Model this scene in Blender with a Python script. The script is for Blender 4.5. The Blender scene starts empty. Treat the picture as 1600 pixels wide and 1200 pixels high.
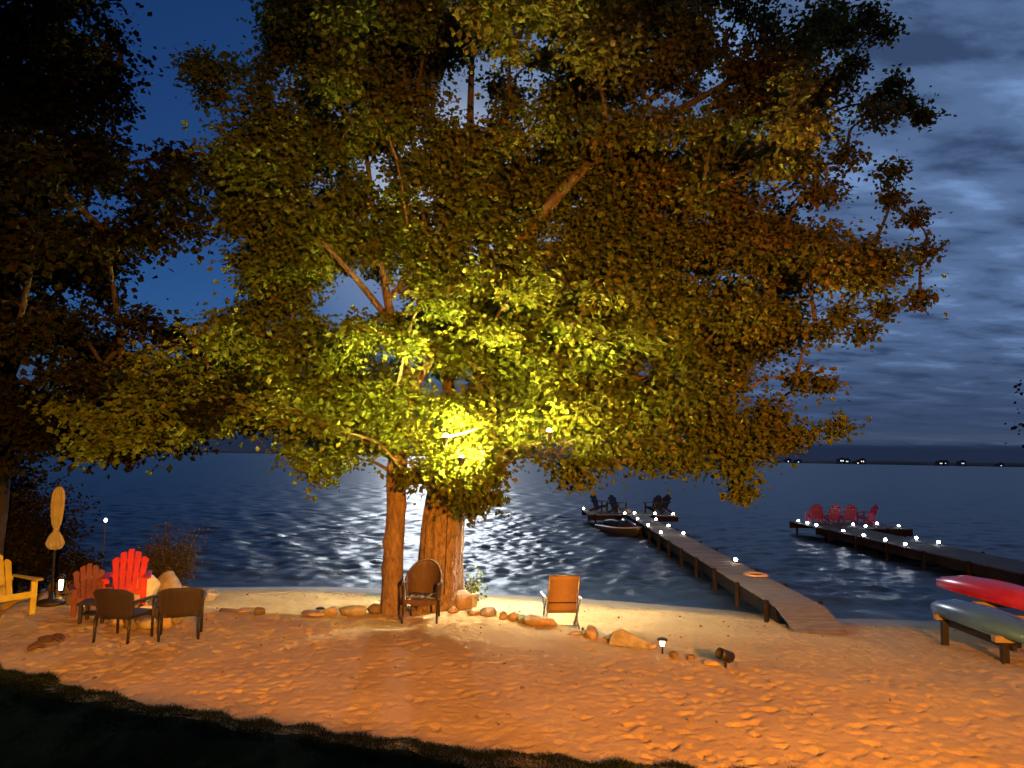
import bpy, math, random
import numpy as np
from mathutils import Vector, Matrix, noise

random.seed(4)
RNG = np.random.default_rng(11)
scene = bpy.context.scene
col = scene.collection
R = math.radians

# ------------------------------------------------------------------ camera
cam_data = bpy.data.cameras.new('camera')
cam_data.sensor_width = 36.0
cam_data.lens = 25.875
cam_data.clip_end = 9000
cam = bpy.data.objects.new('camera', cam_data)
col.objects.link(cam)
pitch, roll = R(5.538), R(1.03)
fwd = Vector((0, math.cos(pitch), math.sin(pitch)))
up0 = Vector((0, -math.sin(pitch), math.cos(pitch)))
upv = up0 * math.cos(roll) - Vector((1, 0, 0)) * math.sin(roll)
rgt = fwd.cross(upv)
m = Matrix((rgt, upv, -fwd)).transposed().to_4x4()
m.translation = Vector((0, 0, 2.95))
cam.matrix_world = m
scene.camera = cam

# ------------------------------------------------------------------ night sky and moon
MOON_AZ, MOON_EL = R(-5.5), R(20.0)          # azimuth measured from +Y towards +X
world = bpy.data.worlds.new('World')
scene.world = world
world.use_nodes = True
wn, wl = world.node_tree.nodes, world.node_tree.links
wn.clear()
def wnode(t, **kw):
    n = wn.new(t)
    for k, v in kw.items():
        setattr(n, k, v)
    return n
def wmath(op, a, b=None, clamp=False):
    n = wn.new('ShaderNodeMath'); n.operation = op; n.use_clamp = clamp
    for i, v in enumerate((a, b)):
        if v is None: continue
        if isinstance(v, (int, float)): n.inputs[i].default_value = v
        else: wl.new(v, n.inputs[i])
    return n.outputs[0]
def wmix(f, a, b, blend='MIX'):
    n = wn.new('ShaderNodeMix'); n.data_type = 'RGBA'; n.blend_type = blend
    for s_, v in ((n.inputs[0], f), (n.inputs[6], a), (n.inputs[7], b)):
        if isinstance(v, (int, float)): s_.default_value = v
        elif isinstance(v, tuple): s_.default_value = v
        else: wl.new(v, s_)
    return n.outputs[2]
def wramp(f, stops):
    n = wn.new('ShaderNodeValToRGB'); e = n.color_ramp.elements
    while len(e) < len(stops): e.new(0.5)
    for el, (p, c) in zip(e, stops):
        el.position = p; el.color = c if isinstance(c, tuple) else (c, c, c, 1)
    n.color_ramp.interpolation = 'EASE'
    wl.new(f, n.inputs[0]); return n.outputs[0]
sky = wnode('ShaderNodeTexSky', sky_type='NISHITA', sun_disc=False)
sky.sun_elevation = MOON_EL
sky.sun_rotation = MOON_AZ
sky.air_density, sky.dust_density, sky.ozone_density = 1.0, 0.1, 3.0
tc = wnode('ShaderNodeTexCoord')
sep = wnode('ShaderNodeSeparateXYZ'); wl.new(tc.outputs['Generated'], sep.inputs[0])
zc = wmath('MAXIMUM', sep.outputs[2], 0.0)
den = wmath('ADD', zc, 0.12)
px_ = wmath('DIVIDE', sep.outputs[0], den); py_ = wmath('DIVIDE', sep.outputs[1], den)
cmb = wnode('ShaderNodeCombineXYZ'); wl.new(px_, cmb.inputs[0]); wl.new(py_, cmb.inputs[1])
mp = wnode('ShaderNodeMapping'); wl.new(cmb.outputs[0], mp.inputs[0])
mp.inputs['Rotation'].default_value = (0, 0, R(-32)); mp.inputs['Scale'].default_value = (1.0, 1.75, 1)
mp.inputs['Location'].default_value = (3.1, 0.7, 0)
n1 = wnode('ShaderNodeTexNoise'); wl.new(mp.outputs[0], n1.inputs['Vector'])
n1.inputs['Scale'].default_value = 2.5; n1.inputs['Detail'].default_value = 6; n1.inputs['Roughness'].default_value = 0.56
n1.inputs['Distortion'].default_value = 0.15
n2 = wnode('ShaderNodeTexNoise'); wl.new(cmb.outputs[0], n2.inputs['Vector'])
n2.inputs['Scale'].default_value = 0.45; n2.inputs['Detail'].default_value = 2
# the cloud field lies over the east (right); the west is clear
east = wmath('ADD', wmath('MULTIPLY', sep.outputs[0], 1.5), wmath('MULTIPLY', n2.outputs[0], 0.7))
cover = wramp(east, [(0.12, 0.0), (0.42, 1.0)])
lit = wramp(n1.outputs[0], [(0.33, 0.0), (0.50, 0.38), (0.68, 1.0)])
cloud = wmix(lit, (0.036, 0.066, 0.148, 1), (0.175, 0.295, 0.555, 1))
clear = wmix(1.0, sky.outputs[0], (0.0058, 0.0140, 0.0290, 1), 'MULTIPLY')
skycol = wmix(cover, clear, cloud)
# far cloud bank low over the lake with a paler rim
low = wramp(wmath('ADD', sep.outputs[2], wmath('MULTIPLY', n2.outputs[0], 0.012)), [(0.02, 0.0), (0.036, 0.9), (0.20, 0.0)])
rim = wramp(wmath('ADD', sep.outputs[2], wmath('MULTIPLY', n2.outputs[0], 0.004)), [(0.024, 0.0), (0.030, 0.6), (0.045, 0.0)])
skycol = wmix(low, skycol, (0.030, 0.050, 0.110, 1))
skycol = wmix(rim, skycol, (0.062, 0.084, 0.132, 1))
bank = wramp(sep.outputs[2], [(0.018, 1.0), (0.028, 0.0)])
skycol = wmix(bank, skycol, (0.014, 0.024, 0.055, 1))
# moonlit haze round the moon behind the tree
md = Vector((math.sin(MOON_AZ) * math.cos(MOON_EL), math.cos(MOON_AZ) * math.cos(MOON_EL), math.sin(MOON_EL)))
dotn = wnode('ShaderNodeVectorMath', operation='DOT_PRODUCT'); wl.new(tc.outputs['Generated'], dotn.inputs[0])
dotn.inputs[1].default_value = md
halo = wramp(dotn.outputs['Value'], [(0.965, 0.0), (0.990, 0.30), (1.0, 1.0)])
skycol = wmix(halo, skycol, (0.40, 0.48, 0.62, 1))
bg = wnode('ShaderNodeBackground'); wl.new(skycol, bg.inputs[0]); bg.inputs[1].default_value = 1.0
wo = wnode('ShaderNodeOutputWorld'); wl.new(bg.outputs[0], wo.inputs[0])

moon = bpy.data.lights.new('moon', 'SUN')
moon.energy = 0.42
moon.angle = R(0.6)
moon.color = (0.86, 0.93, 1.0)
moon_o = bpy.data.objects.new('moon', moon); col.objects.link(moon_o)
moon_o.rotation_euler = (-md).to_track_quat('-Z', 'Y').to_euler()

# the flood lamp on the house deck behind the camera that lights the sand
LAMP = (2.5, -5.0, 4.2)
hl = bpy.data.lights.new('house_flood', 'SPOT')
hl.energy = 36000
hl.color = (1.0, 0.32, 0.008)
hl.spot_size = R(82); hl.spot_blend = 0.9; hl.shadow_soft_size = 0.10
hl_o = bpy.data.objects.new('house_flood', hl); col.objects.link(hl_o)
hl_o.location = LAMP
hl_o.rotation_euler = (Vector((0.4, 9.0, 0.2)) - Vector(LAMP)).to_track_quat('-Z', 'Y').to_euler()

scene.view_settings.view_transform = 'Standard'
scene.view_settings.look = 'None'
scene.view_settings.exposure = 0.0
scene.view_settings.gamma = 1.0
scene.render.engine = 'CYCLES'
scene.cycles.use_denoising = True
scene.cycles.max_bounces = 6
scene.cycles.sample_clamp_indirect = 4.0
scene.cycles.caustics_reflective = False
scene.cycles.caustics_refractive = False

# ------------------------------------------------------------------ materials
def new_mat(name):
    mt = bpy.data.materials.new(name); mt.use_nodes = True
    nt = mt.node_tree
    return mt, nt.nodes, nt.links, nt.nodes['Principled BSDF']
def simple(name, c, rough=0.6, var=0.18, scale=9.0, bump=0.25, bscale=None, metal=0.0, stretch=(1, 1, 1), spec=0.4):
    mt, n, l, b = new_mat(name)
    t = n.new('ShaderNodeTexCoord'); mpn = n.new('ShaderNodeMapping'); mpn.inputs['Scale'].default_value = stretch
    l.new(t.outputs['Object'], mpn.inputs[0])
    nz = n.new('ShaderNodeTexNoise'); nz.inputs['Scale'].default_value = scale; nz.inputs['Detail'].default_value = 6
    l.new(mpn.outputs[0], nz.inputs['Vector'])
    rp = n.new('ShaderNodeValToRGB')
    rp.color_ramp.elements[0].position = 0.3; rp.color_ramp.elements[1].position = 0.7
    rp.color_ramp.elements[0].color = tuple(max(0, x * (1 - var)) for x in c) + (1,)
    rp.color_ramp.elements[1].color = tuple(min(1, x * (1 + var)) for x in c) + (1,)
    l.new(nz.outputs[0], rp.inputs[0]); l.new(rp.outputs[0], b.inputs['Base Color'])
    b.inputs['Roughness'].default_value = rough; b.inputs['Metallic'].default_value = metal
    b.inputs['Specular IOR Level'].default_value = spec
    if bump:
        nb = n.new('ShaderNodeTexNoise'); nb.inputs['Scale'].default_value = bscale or scale * 4; nb.inputs['Detail'].default_value = 5
        l.new(mpn.outputs[0], nb.inputs['Vector'])
        bp = n.new('ShaderNodeBump'); bp.inputs['Strength'].default_value = bump; bp.inputs['Distance'].default_value = 0.02
        l.new(nb.outputs[0], bp.inputs['Height']); l.new(bp.outputs[0], b.inputs['Normal'])
    return mt
def emitter(name, c, s):
    mt, n, l, b = new_mat(name)
    b.inputs['Base Color'].default_value = (0.8, 0.8, 0.8, 1)
    b.inputs['Emission Color'].default_value = tuple(c) + (1,)
    b.inputs['Emission Strength'].default_value = s
    return mt

M = {}
def sand_mat():
    mt, n, l, b = new_mat('sand')
    t = n.new('ShaderNodeTexCoord')
    nz = n.new('ShaderNodeTexNoise'); nz.inputs['Scale'].default_value = 0.9; nz.inputs['Detail'].default_value = 8
    l.new(t.outputs['Object'], nz.inputs['Vector'])
    rp = n.new('ShaderNodeValToRGB')
    rp.color_ramp.elements[0].position = 0.3; rp.color_ramp.elements[1].position = 0.72
    rp.color_ramp.elements[0].color = (0.37, 0.270, 0.130, 1); rp.color_ramp.elements[1].color = (0.47, 0.36, 0.185, 1)
    l.new(nz.outputs[0], rp.inputs[0])
    # sand the waves reach is wet: darker and glossier below a ragged height line
    sp = n.new('ShaderNodeSeparateXYZ'); l.new(t.outputs['Object'], sp.inputs[0])
    n2_ = n.new('ShaderNodeTexNoise'); n2_.inputs['Scale'].default_value = 0.6; l.new(t.outputs['Object'], n2_.inputs['Vector'])
    ad = n.new('ShaderNodeMath'); ad.operation = 'MULTIPLY_ADD'; l.new(n2_.outputs[0], ad.inputs[0]); ad.inputs[1].default_value = 0.10; l.new(sp.outputs[2], ad.inputs[2])
    mr = n.new('ShaderNodeMapRange'); l.new(ad.outputs[0], mr.inputs[0])
    mr.inputs[1].default_value = -0.46; mr.inputs[2].default_value = -0.40; mr.inputs[3].default_value = 1; mr.inputs[4].default_value = 0
    mx = n.new('ShaderNodeMix'); mx.data_type = 'RGBA'; mx.blend_type = 'MULTIPLY'
    l.new(mr.outputs[0], mx.inputs[0]); l.new(rp.outputs[0], mx.inputs[6]); mx.inputs[7].default_value = (0.42, 0.40, 0.36, 1)
    # scattered dry leaf litter and twig bits
    vo = n.new('ShaderNodeTexVoronoi'); vo.inputs['Scale'].default_value = 7.0; l.new(t.outputs['Object'], vo.inputs['Vector'])
    lt = n.new('ShaderNodeMath'); lt.operation = 'LESS_THAN'; l.new(vo.outputs['Distance'], lt.inputs[0]); lt.inputs[1].default_value = 0.045
    n3 = n.new('ShaderNodeTexNoise'); n3.inputs['Scale'].default_value = 0.5; l.new(t.outputs['Object'], n3.inputs['Vector'])
    gt = n.new('ShaderNodeMath'); gt.operation = 'GREATER_THAN'; l.new(n3.outputs[0], gt.inputs[0]); gt.inputs[1].default_value = 0.54
    ml = n.new('ShaderNodeMath'); ml.operation = 'MULTIPLY'; l.new(lt.outputs[0], ml.inputs[0]); l.new(gt.outputs[0], ml.inputs[1])
    m2 = n.new('ShaderNodeMix'); m2.data_type = 'RGBA'
    l.new(ml.outputs[0], m2.inputs[0]); l.new(mx.outputs[2], m2.inputs[6]); m2.inputs[7].default_value = (0.22, 0.15, 0.08, 1)
    l.new(m2.outputs[2], b.inputs['Base Color'])
    rr = n.new('ShaderNodeMapRange'); l.new(mr.outputs[0], rr.inputs[0]); rr.inputs[3].default_value = 0.95; rr.inputs[4].default_value = 0.34
    l.new(rr.outputs[0], b.inputs['Roughness'])
    nb = n.new('ShaderNodeTexNoise'); nb.inputs['Scale'].default_value = 14; nb.inputs['Detail'].default_value = 10; nb.inputs['Roughness'].default_value = 0.75
    l.new(t.outputs['Object'], nb.inputs['Vector'])
    bp = n.new('ShaderNodeBump'); bp.inputs['Strength'].default_value = 0.8; bp.inputs['Distance'].default_value = 0.035
    l.new(nb.outputs[0], bp.inputs['Height']); l.new(bp.outputs[0], b.inputs['Normal'])
    return mt
M['sand'] = sand_mat()
def water_mat():
    mt, n, l, b = new_mat('lake_water')
    b.inputs['Base Color'].default_value = (0.014, 0.024, 0.042, 1)
    b.inputs['Roughness'].default_value = 0.29
    b.inputs['IOR'].default_value = 1.333
    t = n.new('ShaderNodeTexCoord')
    mpn = n.new('ShaderNodeMapping'); mpn.inputs['Scale'].default_value = (0.8, 1.7, 1); l.new(t.outputs['Object'], mpn.inputs[0])
    nb = n.new('ShaderNodeTexNoise'); nb.inputs['Scale'].default_value = 6.0; nb.inputs['Detail'].default_value = 6; nb.inputs['Roughness'].default_value = 0.6
    l.new(mpn.outputs[0], nb.inputs['Vector'])
    bp = n.new('ShaderNodeBump'); bp.inputs['Strength'].default_value = 0.5; bp.inputs['Distance'].default_value = 0.045
    l.new(nb.outputs[0], bp.inputs['Height']); l.new(bp.outputs[0], b.inputs['Normal'])
    return mt
M['water'] = water_mat()
def leaf_mat(name, c0, c1, c2, trans=0.35, spec=0.3):
    mt, n, l, b = new_mat(name)
    a = n.new('ShaderNodeAttribute'); a.attribute_name = 'tint'
    rp = n.new('ShaderNodeValToRGB'); e = rp.color_ramp.elements; e.new(0.5)
    for el, p, c in zip(e, (0.15, 0.5, 0.9), (c0, c1, c2)):
        el.position = p; el.color = c + (1,)
    l.new(a.outputs['Fac'], rp.inputs[0]); l.new(rp.outputs[0], b.inputs['Base Color'])
    b.inputs['Roughness'].default_value = 0.6; b.inputs['Specular IOR Level'].default_value = spec
    tr = n.new('ShaderNodeBsdfTranslucent')
    l.new(rp.outputs[0], tr.inputs[0])
    mx = n.new('ShaderNodeMixShader'); mx.inputs[0].default_value = trans
    l.new(b.outputs[0], mx.inputs[1]); l.new(tr.outputs[0], mx.inputs[2])
    l.new(mx.outputs[0], n['Material Output'].inputs[0])
    return mt
M['leaf'] = leaf_mat('maple_leaf', (0.060, 0.102, 0.007), (0.088, 0.104, 0.009), (0.140, 0.088, 0.012))
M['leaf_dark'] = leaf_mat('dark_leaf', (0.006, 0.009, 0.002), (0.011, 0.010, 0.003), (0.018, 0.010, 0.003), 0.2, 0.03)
M['leaf_bush'] = leaf_mat('bush_leaf', (0.03, 0.032, 0.014), (0.042, 0.036, 0.017), (0.06, 0.04, 0.02), 0.25)
M['leaf_dry'] = leaf_mat('dry_leaf', (0.12, 0.075, 0.03), (0.18, 0.11, 0.045), (0.24, 0.15, 0.06), 0.2)
M['leaf_pot'] = leaf_mat('pot_leaf', (0.05, 0.12, 0.02), (0.12, 0.18, 0.03), (0.22, 0.22, 0.05), 0.3)
def bark_mat(name, c0, c1):
    mt, n, l, b = new_mat(name)
    t = n.new('ShaderNodeTexCoord'); mpn = n.new('ShaderNodeMapping'); mpn.inputs['Scale'].default_value = (1, 1, 0.36)
    l.new(t.outputs['Object'], mpn.inputs[0])
    nz = n.new('ShaderNodeTexNoise'); nz.inputs['Scale'].default_value = 16; nz.inputs['Detail'].default_value = 8; nz.inputs['Roughness'].default_value = 0.65
    nz.inputs['Distortion'].default_value = 0.6
    l.new(mpn.outputs[0], nz.inputs['Vector'])
    rp = n.new('ShaderNodeValToRGB'); rp.color_ramp.elements[0].position = 0.34; rp.color_ramp.elements[1].position = 0.64
    rp.color_ramp.elements[0].color = c0 + (1,); rp.color_ramp.elements[1].color = c1 + (1,)
    l.new(nz.outputs[0], rp.inputs[0]); l.new(rp.outputs[0], b.inputs['Base Color'])
    b.inputs['Roughness'].default_value = 0.9
    bp = n.new('ShaderNodeBump'); bp.inputs['Strength'].default_value = 1.0; bp.inputs['Distance'].default_value = 0.06
    l.new(nz.outputs[0], bp.inputs['Height']); l.new(bp.outputs[0], b.inputs['Normal'])
    return mt
M['bark'] = bark_mat('rough_bark', (0.085, 0.056, 0.04), (0.30, 0.225, 0.165))
M['bark2'] = bark_mat('smooth_bark', (0.11, 0.075, 0.055), (0.25, 0.18, 0.135))
M['bark_limb'] = bark_mat('limb_bark', (0.05, 0.038, 0.028), (0.13, 0.095, 0.07))
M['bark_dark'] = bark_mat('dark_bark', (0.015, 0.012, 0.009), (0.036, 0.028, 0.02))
M['rock'] = simple('rock_warm', (0.27, 0.215, 0.165), 0.85, 0.35, 5, 0.6, 26)
M['rock_grey'] = simple('rock_grey', (0.24, 0.23, 0.20), 0.85, 0.35, 6, 0.6, 26)
M['rock_green'] = simple('rock_green', (0.15, 0.17, 0.12), 0.85, 0.3, 6, 0.6, 26)
M['rock_dark'] = simple('rock_dark', (0.11, 0.085, 0.065), 0.85, 0.35, 6, 0.6, 26)
M['rock_pale'] = simple('rock_pale', (0.48, 0.41, 0.30), 0.85, 0.22, 4, 0.5, 22)
M['red'] = simple('red_paint', (0.37, 0.009, 0.013), 0.45, 0.12, 8, 0.1)
M['red_dock'] = simple('red_dock_paint', (0.19, 0.012, 0.03), 0.5, 0.12, 8, 0.1)
M['maroon'] = simple('maroon_paint', (0.10, 0.018, 0.018), 0.6, 0.2, 8, 0.15)
M['yellow'] = simple('yellow_paint', (0.38, 0.31, 0.02), 0.5, 0.14, 8, 0.1)
M['black_wood'] = simple('black_wood', (0.018, 0.018, 0.022), 0.6, 0.3, 12, 0.15)
M['black'] = simple('black_metal', (0.015, 0.014, 0.014), 0.5, 0.3, 20, 0.1)
M['metal'] = simple('grey_metal', (0.30, 0.30, 0.29), 0.35, 0.2, 14, 0.05, metal=0.8)
M['white'] = simple('white_plastic', (0.75, 0.75, 0.72), 0.4, 0.06, 10, 0.0)
M['plank'] = simple('dock_plank', (0.135, 0.122, 0.110), 0.8, 0.35, 3, 0.3, 30, stretch=(1, 6, 1))
M['plank2'] = simple('grey_dock_plank', (0.026, 0.026, 0.030), 0.8, 0.3, 3, 0.3, 30, stretch=(1, 6, 1))
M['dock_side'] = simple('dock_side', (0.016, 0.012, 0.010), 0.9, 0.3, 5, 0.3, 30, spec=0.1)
M['beam'] = simple('pine_beam', (0.24, 0.20, 0.14), 0.75, 0.2, 5, 0.2, 30)
M['canvas'] = simple('tan_canvas', (0.27, 0.28, 0.22), 0.9, 0.15, 7, 0.3, 60)
M['sling'] = simple('tan_sling', (0.29, 0.19, 0.11), 0.8, 0.1, 10, 0.25, 160)
M['kayak_blue'] = simple('blue_grey_hull', (0.055, 0.13, 0.29), 0.28, 0.10, 6, 0.03)
M['kayak_red'] = simple('red_hull', (0.45, 0.025, 0.055), 0.25, 0.10, 6, 0.03)
M['hull_pale'] = simple('pale_hull', (0.40, 0.38, 0.33), 0.3, 0.1, 8, 0.03)
M['hull_dark'] = simple('dark_hull', (0.03, 0.03, 0.035), 0.35, 0.2, 8, 0.03)
M['rope'] = simple('pale_rope', (0.55, 0.42, 0.28), 0.9, 0.2, 30, 0.4, 90)
M['ash'] = simple('grey_ash', (0.20, 0.19, 0.18), 0.95, 0.3, 16, 0.5)
M['char'] = simple('charred_wood', (0.04, 0.03, 0.025), 0.9, 0.4, 9, 0.4)
M['drift'] = simple('driftwood', (0.075, 0.045, 0.03), 0.9, 0.35, 9, 0.4, stretch=(1, 1, 5))
M['paper'] = simple('crumpled_paper', (0.62, 0.60, 0.54), 0.9, 0.1, 8, 0.3)
M['cross'] = simple('tan_wood', (0.42, 0.28, 0.17), 0.8, 0.15, 8, 0.2)
M['pot'] = simple('pale_pot', (0.50, 0.52, 0.55), 0.5, 0.15, 8, 0.1)
M['petal'] = simple('blue_petal', (0.16, 0.20, 0.55), 0.7, 0.3, 20, 0.0)
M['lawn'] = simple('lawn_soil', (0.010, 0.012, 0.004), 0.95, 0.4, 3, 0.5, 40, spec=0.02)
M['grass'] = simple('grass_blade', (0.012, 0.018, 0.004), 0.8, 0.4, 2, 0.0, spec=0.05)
M['deck'] = simple('deck_board', (0.10, 0.08, 0.06), 0.8, 0.25, 4, 0.2, 30)
M['land'] = simple('far_land', (0.006, 0.008, 0.008), 1.0, 0.3, 0.02, 0.0)
M['house'] = simple('far_house_wall', (0.12, 0.12, 0.12), 0.9, 0.2, 0.2, 0.0)
M['house_roof'] = simple('far_house_roof', (0.04, 0.04, 0.045), 0.9, 0.2, 0.2, 0.0)
M['bulb'] = emitter('flood_bulb_glow', (1.0, 0.72, 0.13), 42000)
M['bulb_small'] = emitter('flood_bulb_glow_dimmer', (1.0, 0.74, 0.15), 13000)
M['bulb_dim'] = emitter('flood_bulb_glow_dim', (1.0, 0.74, 0.16), 24000)
M['bulb_fill'] = emitter('added_bulb_glow_lakeward', (1.0, 0.88, 0.58), 58000)  # glow of the added lamp that brightens the beach
M['dock_warm'] = emitter('dock_light_warm', (1.0, 0.86, 0.56), 75)
M['dock_cool'] = emitter('dock_light_cool', (0.86, 0.94, 1.0), 75)
M['solar'] = emitter('solar_light_glow', (1.0, 0.95, 0.85), 5)
M['house_win'] = emitter('lit_window_warm', (1.0, 0.88, 0.66), 2.4)
M['house_win2'] = emitter('lit_window_cool', (0.9, 0.95, 1.0), 2.4)
def wicker_mat(name, c):
    mt, n, l, b = new_mat(name)
    t = n.new('ShaderNodeTexCoord')
    w1 = n.new('ShaderNodeTexWave'); w1.bands_direction = 'Z'; w1.inputs['Scale'].default_value = 22; w1.inputs['Distortion'].default_value = 1.0
    w2 = n.new('ShaderNodeTexWave'); w2.bands_direction = 'X'; w2.inputs['Scale'].default_value = 14; w2.inputs['Distortion'].default_value = 0.6
    l.new(t.outputs['Object'], w1.inputs['Vector']); l.new(t.outputs['Object'], w2.inputs['Vector'])
    mu = n.new('ShaderNodeMath'); mu.operation = 'MULTIPLY'; l.new(w1.outputs['Fac'], mu.inputs[0]); l.new(w2.outputs['Fac'], mu.inputs[1])
    rp = n.new('ShaderNodeValToRGB')
    rp.color_ramp.elements[0].color = tuple(x * 0.55 for x in c) + (1,); rp.color_ramp.elements[1].color = tuple(min(1, x * 1.5) for x in c) + (1,)
    l.new(mu.outputs[0], rp.inputs[0]); l.new(rp.outputs[0], b.inputs['Base Color'])
    b.inputs['Roughness'].default_value = 0.65
    bp = n.new('ShaderNodeBump'); bp.inputs['Strength'].default_value = 0.8; bp.inputs['Distance'].default_value = 0.01
    l.new(mu.outputs[0], bp.inputs['Height']); l.new(bp.outputs[0], b.inputs['Normal'])
    return mt
M['wicker'] = wicker_mat('brown_wicker', (0.105, 0.064, 0.042))
M['wicker_dark'] = wicker_mat('dark_wicker', (0.030, 0.020, 0.015))

# ------------------------------------------------------------------ mesh helpers
class MB:
    def __init__(self):
        self.v = []; self.f = []
    def add(self, vs, fs):
        o = len(self.v); self.v += [tuple(p) for p in vs]; self.f += [tuple(i + o for i in f) for f in fs]; return self
    def box(self, c, s, rot=None):
        x, y, z = (a / 2 for a in s)
        vs = [Vector(p) for p in ((-x, -y, -z), (x, -y, -z), (x, y, -z), (-x, y, -z), (-x, -y, z), (x, -y, z), (x, y, z), (-x, y, z))]
        if rot is not None: vs = [rot @ p for p in vs]
        c = Vector(c)
        return self.add([p + c for p in vs], [(3, 2, 1, 0), (4, 5, 6, 7), (0, 1, 5, 4), (1, 2, 6, 5), (2, 3, 7, 6), (3, 0, 4, 7)])
    def beam(self, a, b, w, t, upd=(0, 0, 1)):
        a, b = Vector(a), Vector(b); d = b - a
        y = d.normalized(); x = y.cross(Vector(upd))
        if x.length < 1e-4: x = y.cross(Vector((1, 0, 0)))
        x.normalize(); z = x.cross(y)
        return self.box((a + b) / 2, (w, d.length, t), Matrix((x, y, z)).transposed())
    def tube(self, pts, rad, n=8, cap=True):
        pts = [Vector(p) for p in pts]
        if not hasattr(rad, '__len__'): rad = [rad] * len(pts)
        vs, fs = [], []
        d0 = (pts[1] - pts[0]).normalized()
        x = d0.orthogonal().normalized()
        for i, p in enumerate(pts):
            d = (pts[min(i + 1, len(pts) - 1)] - pts[max(i - 1, 0)])
            d = d.normalized() if d.length > 1e-6 else d0
            x = (x - d * x.dot(d)); x = x.normalized() if x.length > 1e-5 else d.orthogonal().normalized()
            y = d.cross(x)
            for k in range(n):
                a = 2 * math.pi * k / n
                vs.append(p + (x * math.cos(a) + y * math.sin(a)) * rad[i])
        for i in range(len(pts) - 1):
            for k in range(n):
                fs.append((i * n + k, i * n + (k + 1) % n, (i + 1) * n + (k + 1) % n, (i + 1) * n + k))
        if cap:
            fs.append(tuple(range(n - 1, -1, -1))); fs.append(tuple(range((len(pts) - 1) * n, len(pts) * n)))
        return self.add(vs, fs)
    def lathe(self, prof, n=16, c=(0, 0, 0)):
        vs, fs = [], []
        for r, z in prof:
            for k in range(n):
                a = 2 * math.pi * k / n
                vs.append((c[0] + r * math.cos(a), c[1] + r * math.sin(a), c[2] + z))
        for i in range(len(prof) - 1):
            for k in range(n):
                fs.append((i * n + k, i * n + (k + 1) % n, (i + 1) * n + (k + 1) % n, (i + 1) * n + k))
        fs.append(tuple(range(n - 1, -1, -1))); fs.append(tuple(range((len(prof) - 1) * n, len(prof) * n)))
        return self.add(vs, fs)
    def prism(self, outline, y0, y1, M4=None):
        n = len(outline)
        vs = [Vector((x, y0, z)) for x, z in outline] + [Vector((x, y1, z)) for x, z in outline]
        if M4 is not None: vs = [M4 @ p for p in vs]
        fs = [tuple(range(n)), tuple(range(2 * n - 1, n - 1, -1))] + [(k, n + k, n + (k + 1) % n, (k + 1) % n) for k in range(n)]
        return self.add(vs, fs)
    def build(self, name, mat, parent=None, smooth=False, bevel=0.0):
        me = bpy.data.meshes.new(name)
        me.from_pydata(self.v, [], self.f); me.update()
        me.materials.append(M[mat])
        if smooth: me.polygons.foreach_set('use_smooth', [True] * len(me.polygons))
        o = bpy.data.objects.new(name, me); col.objects.link(o)
        if parent is not None: o.parent = parent
        if bevel:
            bv = o.modifiers.new('edge', 'BEVEL'); bv.width = bevel; bv.segments = 2; bv.limit_method = 'ANGLE'
        return o
def np_mesh(name, verts, faces, mat, parent=None, smooth=False, tint=None):
    me = bpy.data.meshes.new(name)
    nv, (nf, k) = len(verts), faces.shape
    me.vertices.add(nv); me.vertices.foreach_set('co', np.ascontiguousarray(verts, np.float32).ravel())
    me.loops.add(nf * k); me.loops.foreach_set('vertex_index', np.ascontiguousarray(faces, np.int32).ravel())
    me.polygons.add(nf); me.polygons.foreach_set('loop_start', np.arange(0, nf * k, k, dtype=np.int32))
    me.polygons.foreach_set('loop_total', np.full(nf, k, np.int32))
    me.polygons.foreach_set('use_smooth', np.full(nf, bool(smooth)))
    if tint is not None:
        at_ = me.attributes.new('tint', 'FLOAT', 'POINT'); at_.data.foreach_set('value', np.ascontiguousarray(tint, np.float32))
    me.update(calc_edges=True); me.validate()
    me.materials.append(M[mat])
    o = bpy.data.objects.new(name, me); col.objects.link(o)
    if parent is not None: o.parent = parent
    return o
def tag(o, label=None, cat=None, group=None, kind=None):
    for k, v in (('label', label), ('category', cat), ('group', group), ('kind', kind)):
        if v: o[k] = v
    return o
def empty(name, loc, rz=0.0, label=None, cat=None, group=None):
    o = bpy.data.objects.new(name, None); col.objects.link(o)
    o.location = loc; o.rotation_euler = (0, 0, rz); o.empty_display_size = 0.2
    return tag(o, label, cat, group)
def copy_tree(o, parent=None):
    c = o.copy(); col.objects.link(c)
    if parent is not None: c.parent = parent
    for ch in list(o.children): copy_tree(ch, c)
    return c

# ------------------------------------------------------------------ ground, lawn, water
WATER_Z = -0.60
EDGE_X = np.array([-30, -12, -5.7, -3.6, -2.7, -1.9, -0.9, -0.4, 0.64, 1.4, 2.0, 2.4, 3.2, 5.5, 30])
EDGE_Y = np.array([13.9, 14.6, 13.9, 13.6, 13.95, 14.7, 14.75, 14.2, 13.55, 12.7, 12.25, 11.7, 11.1, 9.6, 8.0])
STEP_X = np.array([-30, -6, -3.6, 1, 2.5, 3.3, 5.5, 30]); STEP_V = np.array([0.1, 0.12, 0.18, 0.20, 0.16, 0.08, 0.0, 0.0])
SHORE_X = np.array([-60, -12, -7.6, -4.9, -1.5, 1.7, 4.6, 6.15, 7.6, 9.2, 20, 60])
SHORE_Y = np.array([19.0, 18.8, 19.3, 19.6, 19.2, 18.65, 17.8, 17.1, 16.8, 16.75, 16.0, 15.0])
def sm(t): t = np.clip(t, 0, 1); return t * t * (3 - 2 * t)
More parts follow.
